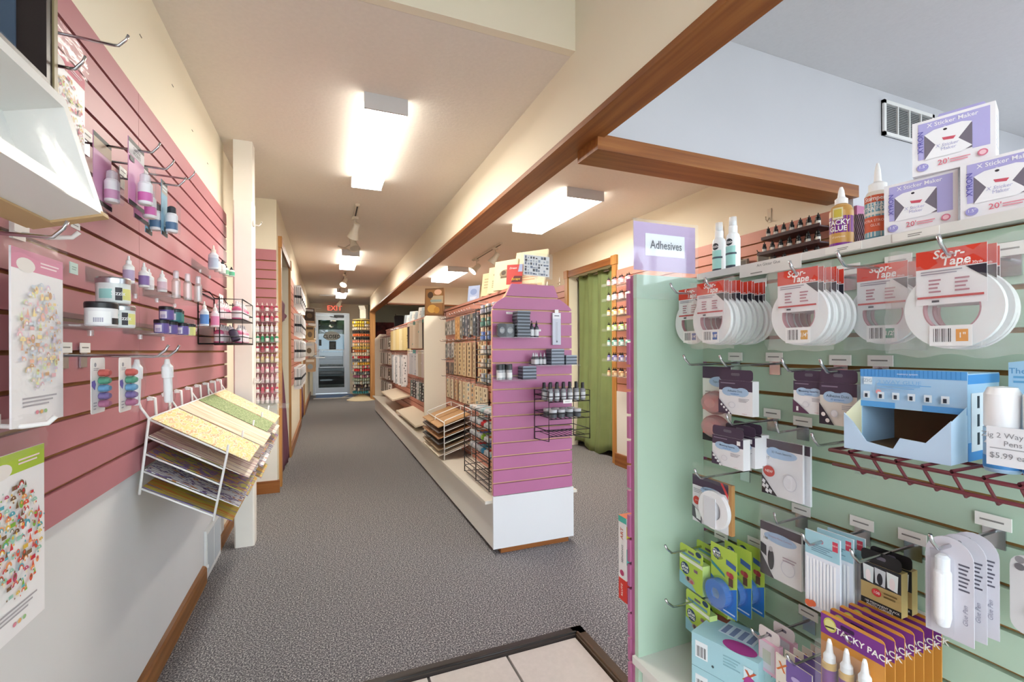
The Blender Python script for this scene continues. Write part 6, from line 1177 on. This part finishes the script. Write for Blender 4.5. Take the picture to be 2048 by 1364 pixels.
for k_, (y, z) in enumerate(((9.63, 1.98), (10.71, 1.15))):
    t = thing('display_bracket', ('thin wire display arm above the far packs', 'thin wire display arm low on the far aisle slats')[k_], 'bracket', (-.36, y, z)); MB().tube([(0, 0, 0), (.30, 0, 0), (.31, 0, .02)], .004, CHROME, 6).build('arm', t); MB().box(0, .006, -.02, .02, -.03, .02, CHROME).build('back_plate', t)
t = thing('brochure_shelf', 'white sloping brochure shelf sticking out near the exit door', 'shelf', (-.36, 11.6, 1.02)); MB().box(0, .36, -.15, .15, -.02, -.005, M('e6e8ea', .45)).build('board', t); MB().box(.355, .36, -.15, .15, -.02, .02, M('e6e8ea', .45)).build('lip', t)
# thread rack next to the exit door
t = thing('thread_rack', 'tall revolving rack with bands of coloured thread spools beside the exit door', 'thread rack', (.80, 11.5, 0))
MB().lathe([(.34, .0), (.34, .012), (.05, .13), (.03, .16)], 0, 0, 0, M('e2d3b2', .5), 24).build('base', t); MB().lathe([(.03, .1), (.03, 1.90)], 0, 0, 0, M('cbb98e', .5), 12).build('pole', t)
TC = ['3f8a90', '55585e', '3c2a30', 'a8b4b0', '9aa894', '9a5f78', '6a7278', 'c8383c', 'd0525a', 'd8a63c', '5a6472', 'b8323a', 'e2d4b8', 'b8642e', 'c9a84e', 'd8b070', 'e0957a', '2c2a2a', 'e2703a', '2e2a28', 'd9c49a', 'd8b83c', 'e4c63c']
for r_, c in enumerate(TC):
    z = .17 + .0745*r_; b = MB(); rnd = random.Random(r_)
    b.lathe([(.165, z - .012), (.165, z - .008)], 0, 0, 0, M('d8c9a4', .5), 20)
    for i in range(22):
        a = 2*math.pi*i/22; k = rgb(c); f_ = rnd.choice((c, c, c, 'd8d0c0'))
        b.lathe([(.021, z - .006), (.021, z + .046)], .185*math.cos(a), .185*math.sin(a), 0, M(f_, .6), 8)
    o = b.build('spool_band', t); o['kind'] = 'stuff'
MB().lathe([(.20, 1.885), (.20, 1.90), (.02, 1.92)], 0, 0, 0, M('d9c98a', .5), 20).build('top_disc', t)
t = thing('header_card', 'white folded card standing on the thread rack', 'card', (.83, 11.45, 1.925), -20); MB().box(-.07, .07, 0, .01, 0, .20, M('dcdccb', .5)).build('panel', t); MB().add([(-.07, 0, .20), (.07, 0, .20), (.05, -.05, .30), (-.09, -.05, .30)], [(0, 1, 2, 3)], M('e8e8de', .5)).build('flap', t)
t = thing('floor_display', 'cream leaflet fan lying on the floor at the rack foot', 'display base', (.42, 12.3, 0), 20)
for i in range(4): o = MB().box(-.02, .28, -.035, .035, .001 + .004*i, .004 + .004*i, M('d8ccb0', .6)).build('leaf', t); o.rotation_euler = (0, 0, R(-40 + 28*i))
t = thing('notice_panel', 'narrow white framed notice beside the exit door', 'notice', (.70, 13.195, .9)); MB().box(-.06, .06, -.012, 0, -.35, .55, M('e4e6e8', .5)).build('panel', t); design(t, .12, .9, [('r', .1, .62, .9, .8, '6a3a44'), ('l', .15, .1, .85, .5, 8, 'b0b4b8')], y=-.012, z0=-.35)
# chrome garment rail and counter in the back room
t = thing('garment_rail', 'chrome rail with a dark garment cover in the back room', 'rail', (1.75, 10.3, 0))
fr = MB(); fr.tube([(-.33, 0, 0), (-.33, 0, 1.96), (.33, 0, 1.96), (.33, 0, 0)], .014, CHROME, 8); fr.build('frame', t); MB().prism(rounded(.20, .55, .03), -.03, .03, M('222226', .7)).build('cover', t).location = (-.25, 0, 1.38)
t = thing('counter', 'dark topped wooden counter in front of the maroon curtain', 'counter', (1.55, 11.8, 0)); MB().box(-.35, .9, -.2, .3, 0, .88, M('a87a48', .5)).build('body', t); MB().box(-.38, .93, -.23, .33, .88, .92, M('3c3836', .4)).build('top', t)
# ---------------------------------------------------------------- right wall: clear shelves of bottles beside the doorway
rowc = (('copper', 'b98a62', 'e2c9a2'), ('violet', '6a64a0', 'c9c4d8'), ('teal', '6aa89a', 'd4dedc'), ('lime', 'a4c070', 'e6e8da'), ('orange', 'dca45c', 'ece0cc'), ('blush', 'dcb4b4', 'f0e6e4'), ('rose', 'd88a94', 'ecd8d8'))
ords = ('bottom', 'second', 'third', 'fourth', 'fifth', 'sixth', 'top')
for r_, (nm, c, lab) in enumerate(rowc):
    z = .905 + .148*r_
    t = thing('acrylic_shelf', 'clear shelf of %s bottles on the warm-lit pink slats beside the doorway' % nm, 'shelf', (2.742, 3.66, z), -90); MB().box(-.30, .24, -.17, 0, -.004, 0, ACRYL).build('plate', t); MB().box(-.30, .24, -.172, -.17, -.004, .022, ACRYL).build('front_lip', t); MB().box(-.30, .24, -.003, 0, 0, .05, ACRYL).build('back_lip', t)
    for i in range(9 if r_ == 0 else 7): dropper('ink_bottle', '%s ink bottle on the %s clear shelf, # from the green curtain doorway' % (nm, ords[r_]), (2.595 + .018*(i % 2), 3.87 - .055*i, z), .0175, .085, lab if i % 2 else c, '1e1a1c', c if i % 2 else lab, '%s ink bottles by the doorway' % nm, capr=.72, n=12)
# dark shelves of ink bottles further along the same wall
DS = M('3a2026', .45)
for r_, (z, y0, y1, n, lb) in enumerate(((1.868, 1.79, 2.14, 13, 'top'), (1.776, 1.79, 2.17, 13, 'middle'), (1.684, 1.79, 2.10, 9, 'bottom'))):
    t = thing('bottle_shelf', 'dark shelf with the %s row of black topped bottles on the warm-lit pink slats' % lb, 'shelf', (2.742, (y0+y1)/2, z), -90); w_ = y1-y0 + .03; MB().box(-w_/2, w_/2, -.14, 0, -.008, 0, DS).build('plate', t); MB().box(-w_/2, w_/2, -.142, -.138, -.008, .012, DS).build('front_lip', t)
    for i in range(n):
        if r_ == 2 and i in (4, 5): continue
        dropper('ink_bottle', 'black topped ink bottle in the %s dark shelf row, # from the wall corner' % lb, (2.63 + .03*(i % 2), y0 + (y1-y0)*(i + .5)/n, z), .0128, .078, '1c1b1e', '121214', 'd8d3cc', 'black topped bottles, %s row' % lb, capr=.72, n=12, lt=.40)
for k_, (y, z, c) in enumerate(((2.22, 1.80, 'a89c88'), (2.40, 1.79, '8a8074'), (2.52, 1.78, 'b4a894'))): 
    t = thing('stencil_pack', ('silver stencil pack beside the dark bottle shelves', 'silver stencil pack seen between the spray bottles', 'silver stencil pack beyond the spray bottles')[k_], 'craft pack', (2.70, y, z), -90); MB().box(-.05, .05, 0, .02, -.22, 0, M(c, .35)).build('pack_body', t); design(t, .1, .22, [('r', .1, .1, .5, .7, '6a5c50'), ('e', .3, .55, .15, .06, 'b08a6a'), ('r', .6, .08, .75, .7, 'd8d8dc'), ('r', .1, .78, .9, .95, '55504a')], z0=-.22); MB().tube([(0, .045, .005), (0, -.05, .003), (0, -.06, .015)], .003, M('55504c', .4, .8), 6).build('hook_arm', t)
for k_, (y, z) in enumerate(((2.22, 2.05), (2.62, 2.03))):
    t = thing('wall_hook', ('clear adhesive hook on the cream wall above the dark shelves', 'clear adhesive hook on the cream wall beside the lilac sign')[k_], 'hook', (2.758, y, z), -90); MB().box(-.014, .014, -.004, 0, -.04, .05, M('d6cbb4', .3)).build('back_plate', t); MB().tube([(0, -.004, -.01), (0, -.02, -.035), (0, -.035, -.025), (0, -.036, -.005)], .004, M('d6cbb4', .3), 8).build('hook_arm', t)
for k_, y in enumerate((5.2, 5.55, 5.9)):
    t = thing('wall_hook', 'clear adhesive hook, # beyond the green curtain doorway', 'hook', (2.758, y, 2.03), -90, 'wall hooks beyond the doorway'); MB().box(-.014, .014, -.004, 0, -.04, .05, M('d6cbb4', .3)).build('back_plate', t); MB().tube([(0, -.004, -.01), (0, -.02, -.035), (0, -.035, -.025)], .004, M('d6cbb4', .3), 8).build('hook_arm', t)
# nail and staple marks left on the cream walls
mk = [(-.5688, 1.90, 2.22), (-.5688, 2.25, 2.24), (-.5688, 2.55, 2.19), (-.5688, 2.85, 2.15)]
b = MB(); [b.box(x, x + .0012, y - .010, y + .010, z, z + .003, M('6a5f52', .5)) for x, y, z in mk]; o = b.build('staple_marks', wall_left); o['kind'] = 'stuff'
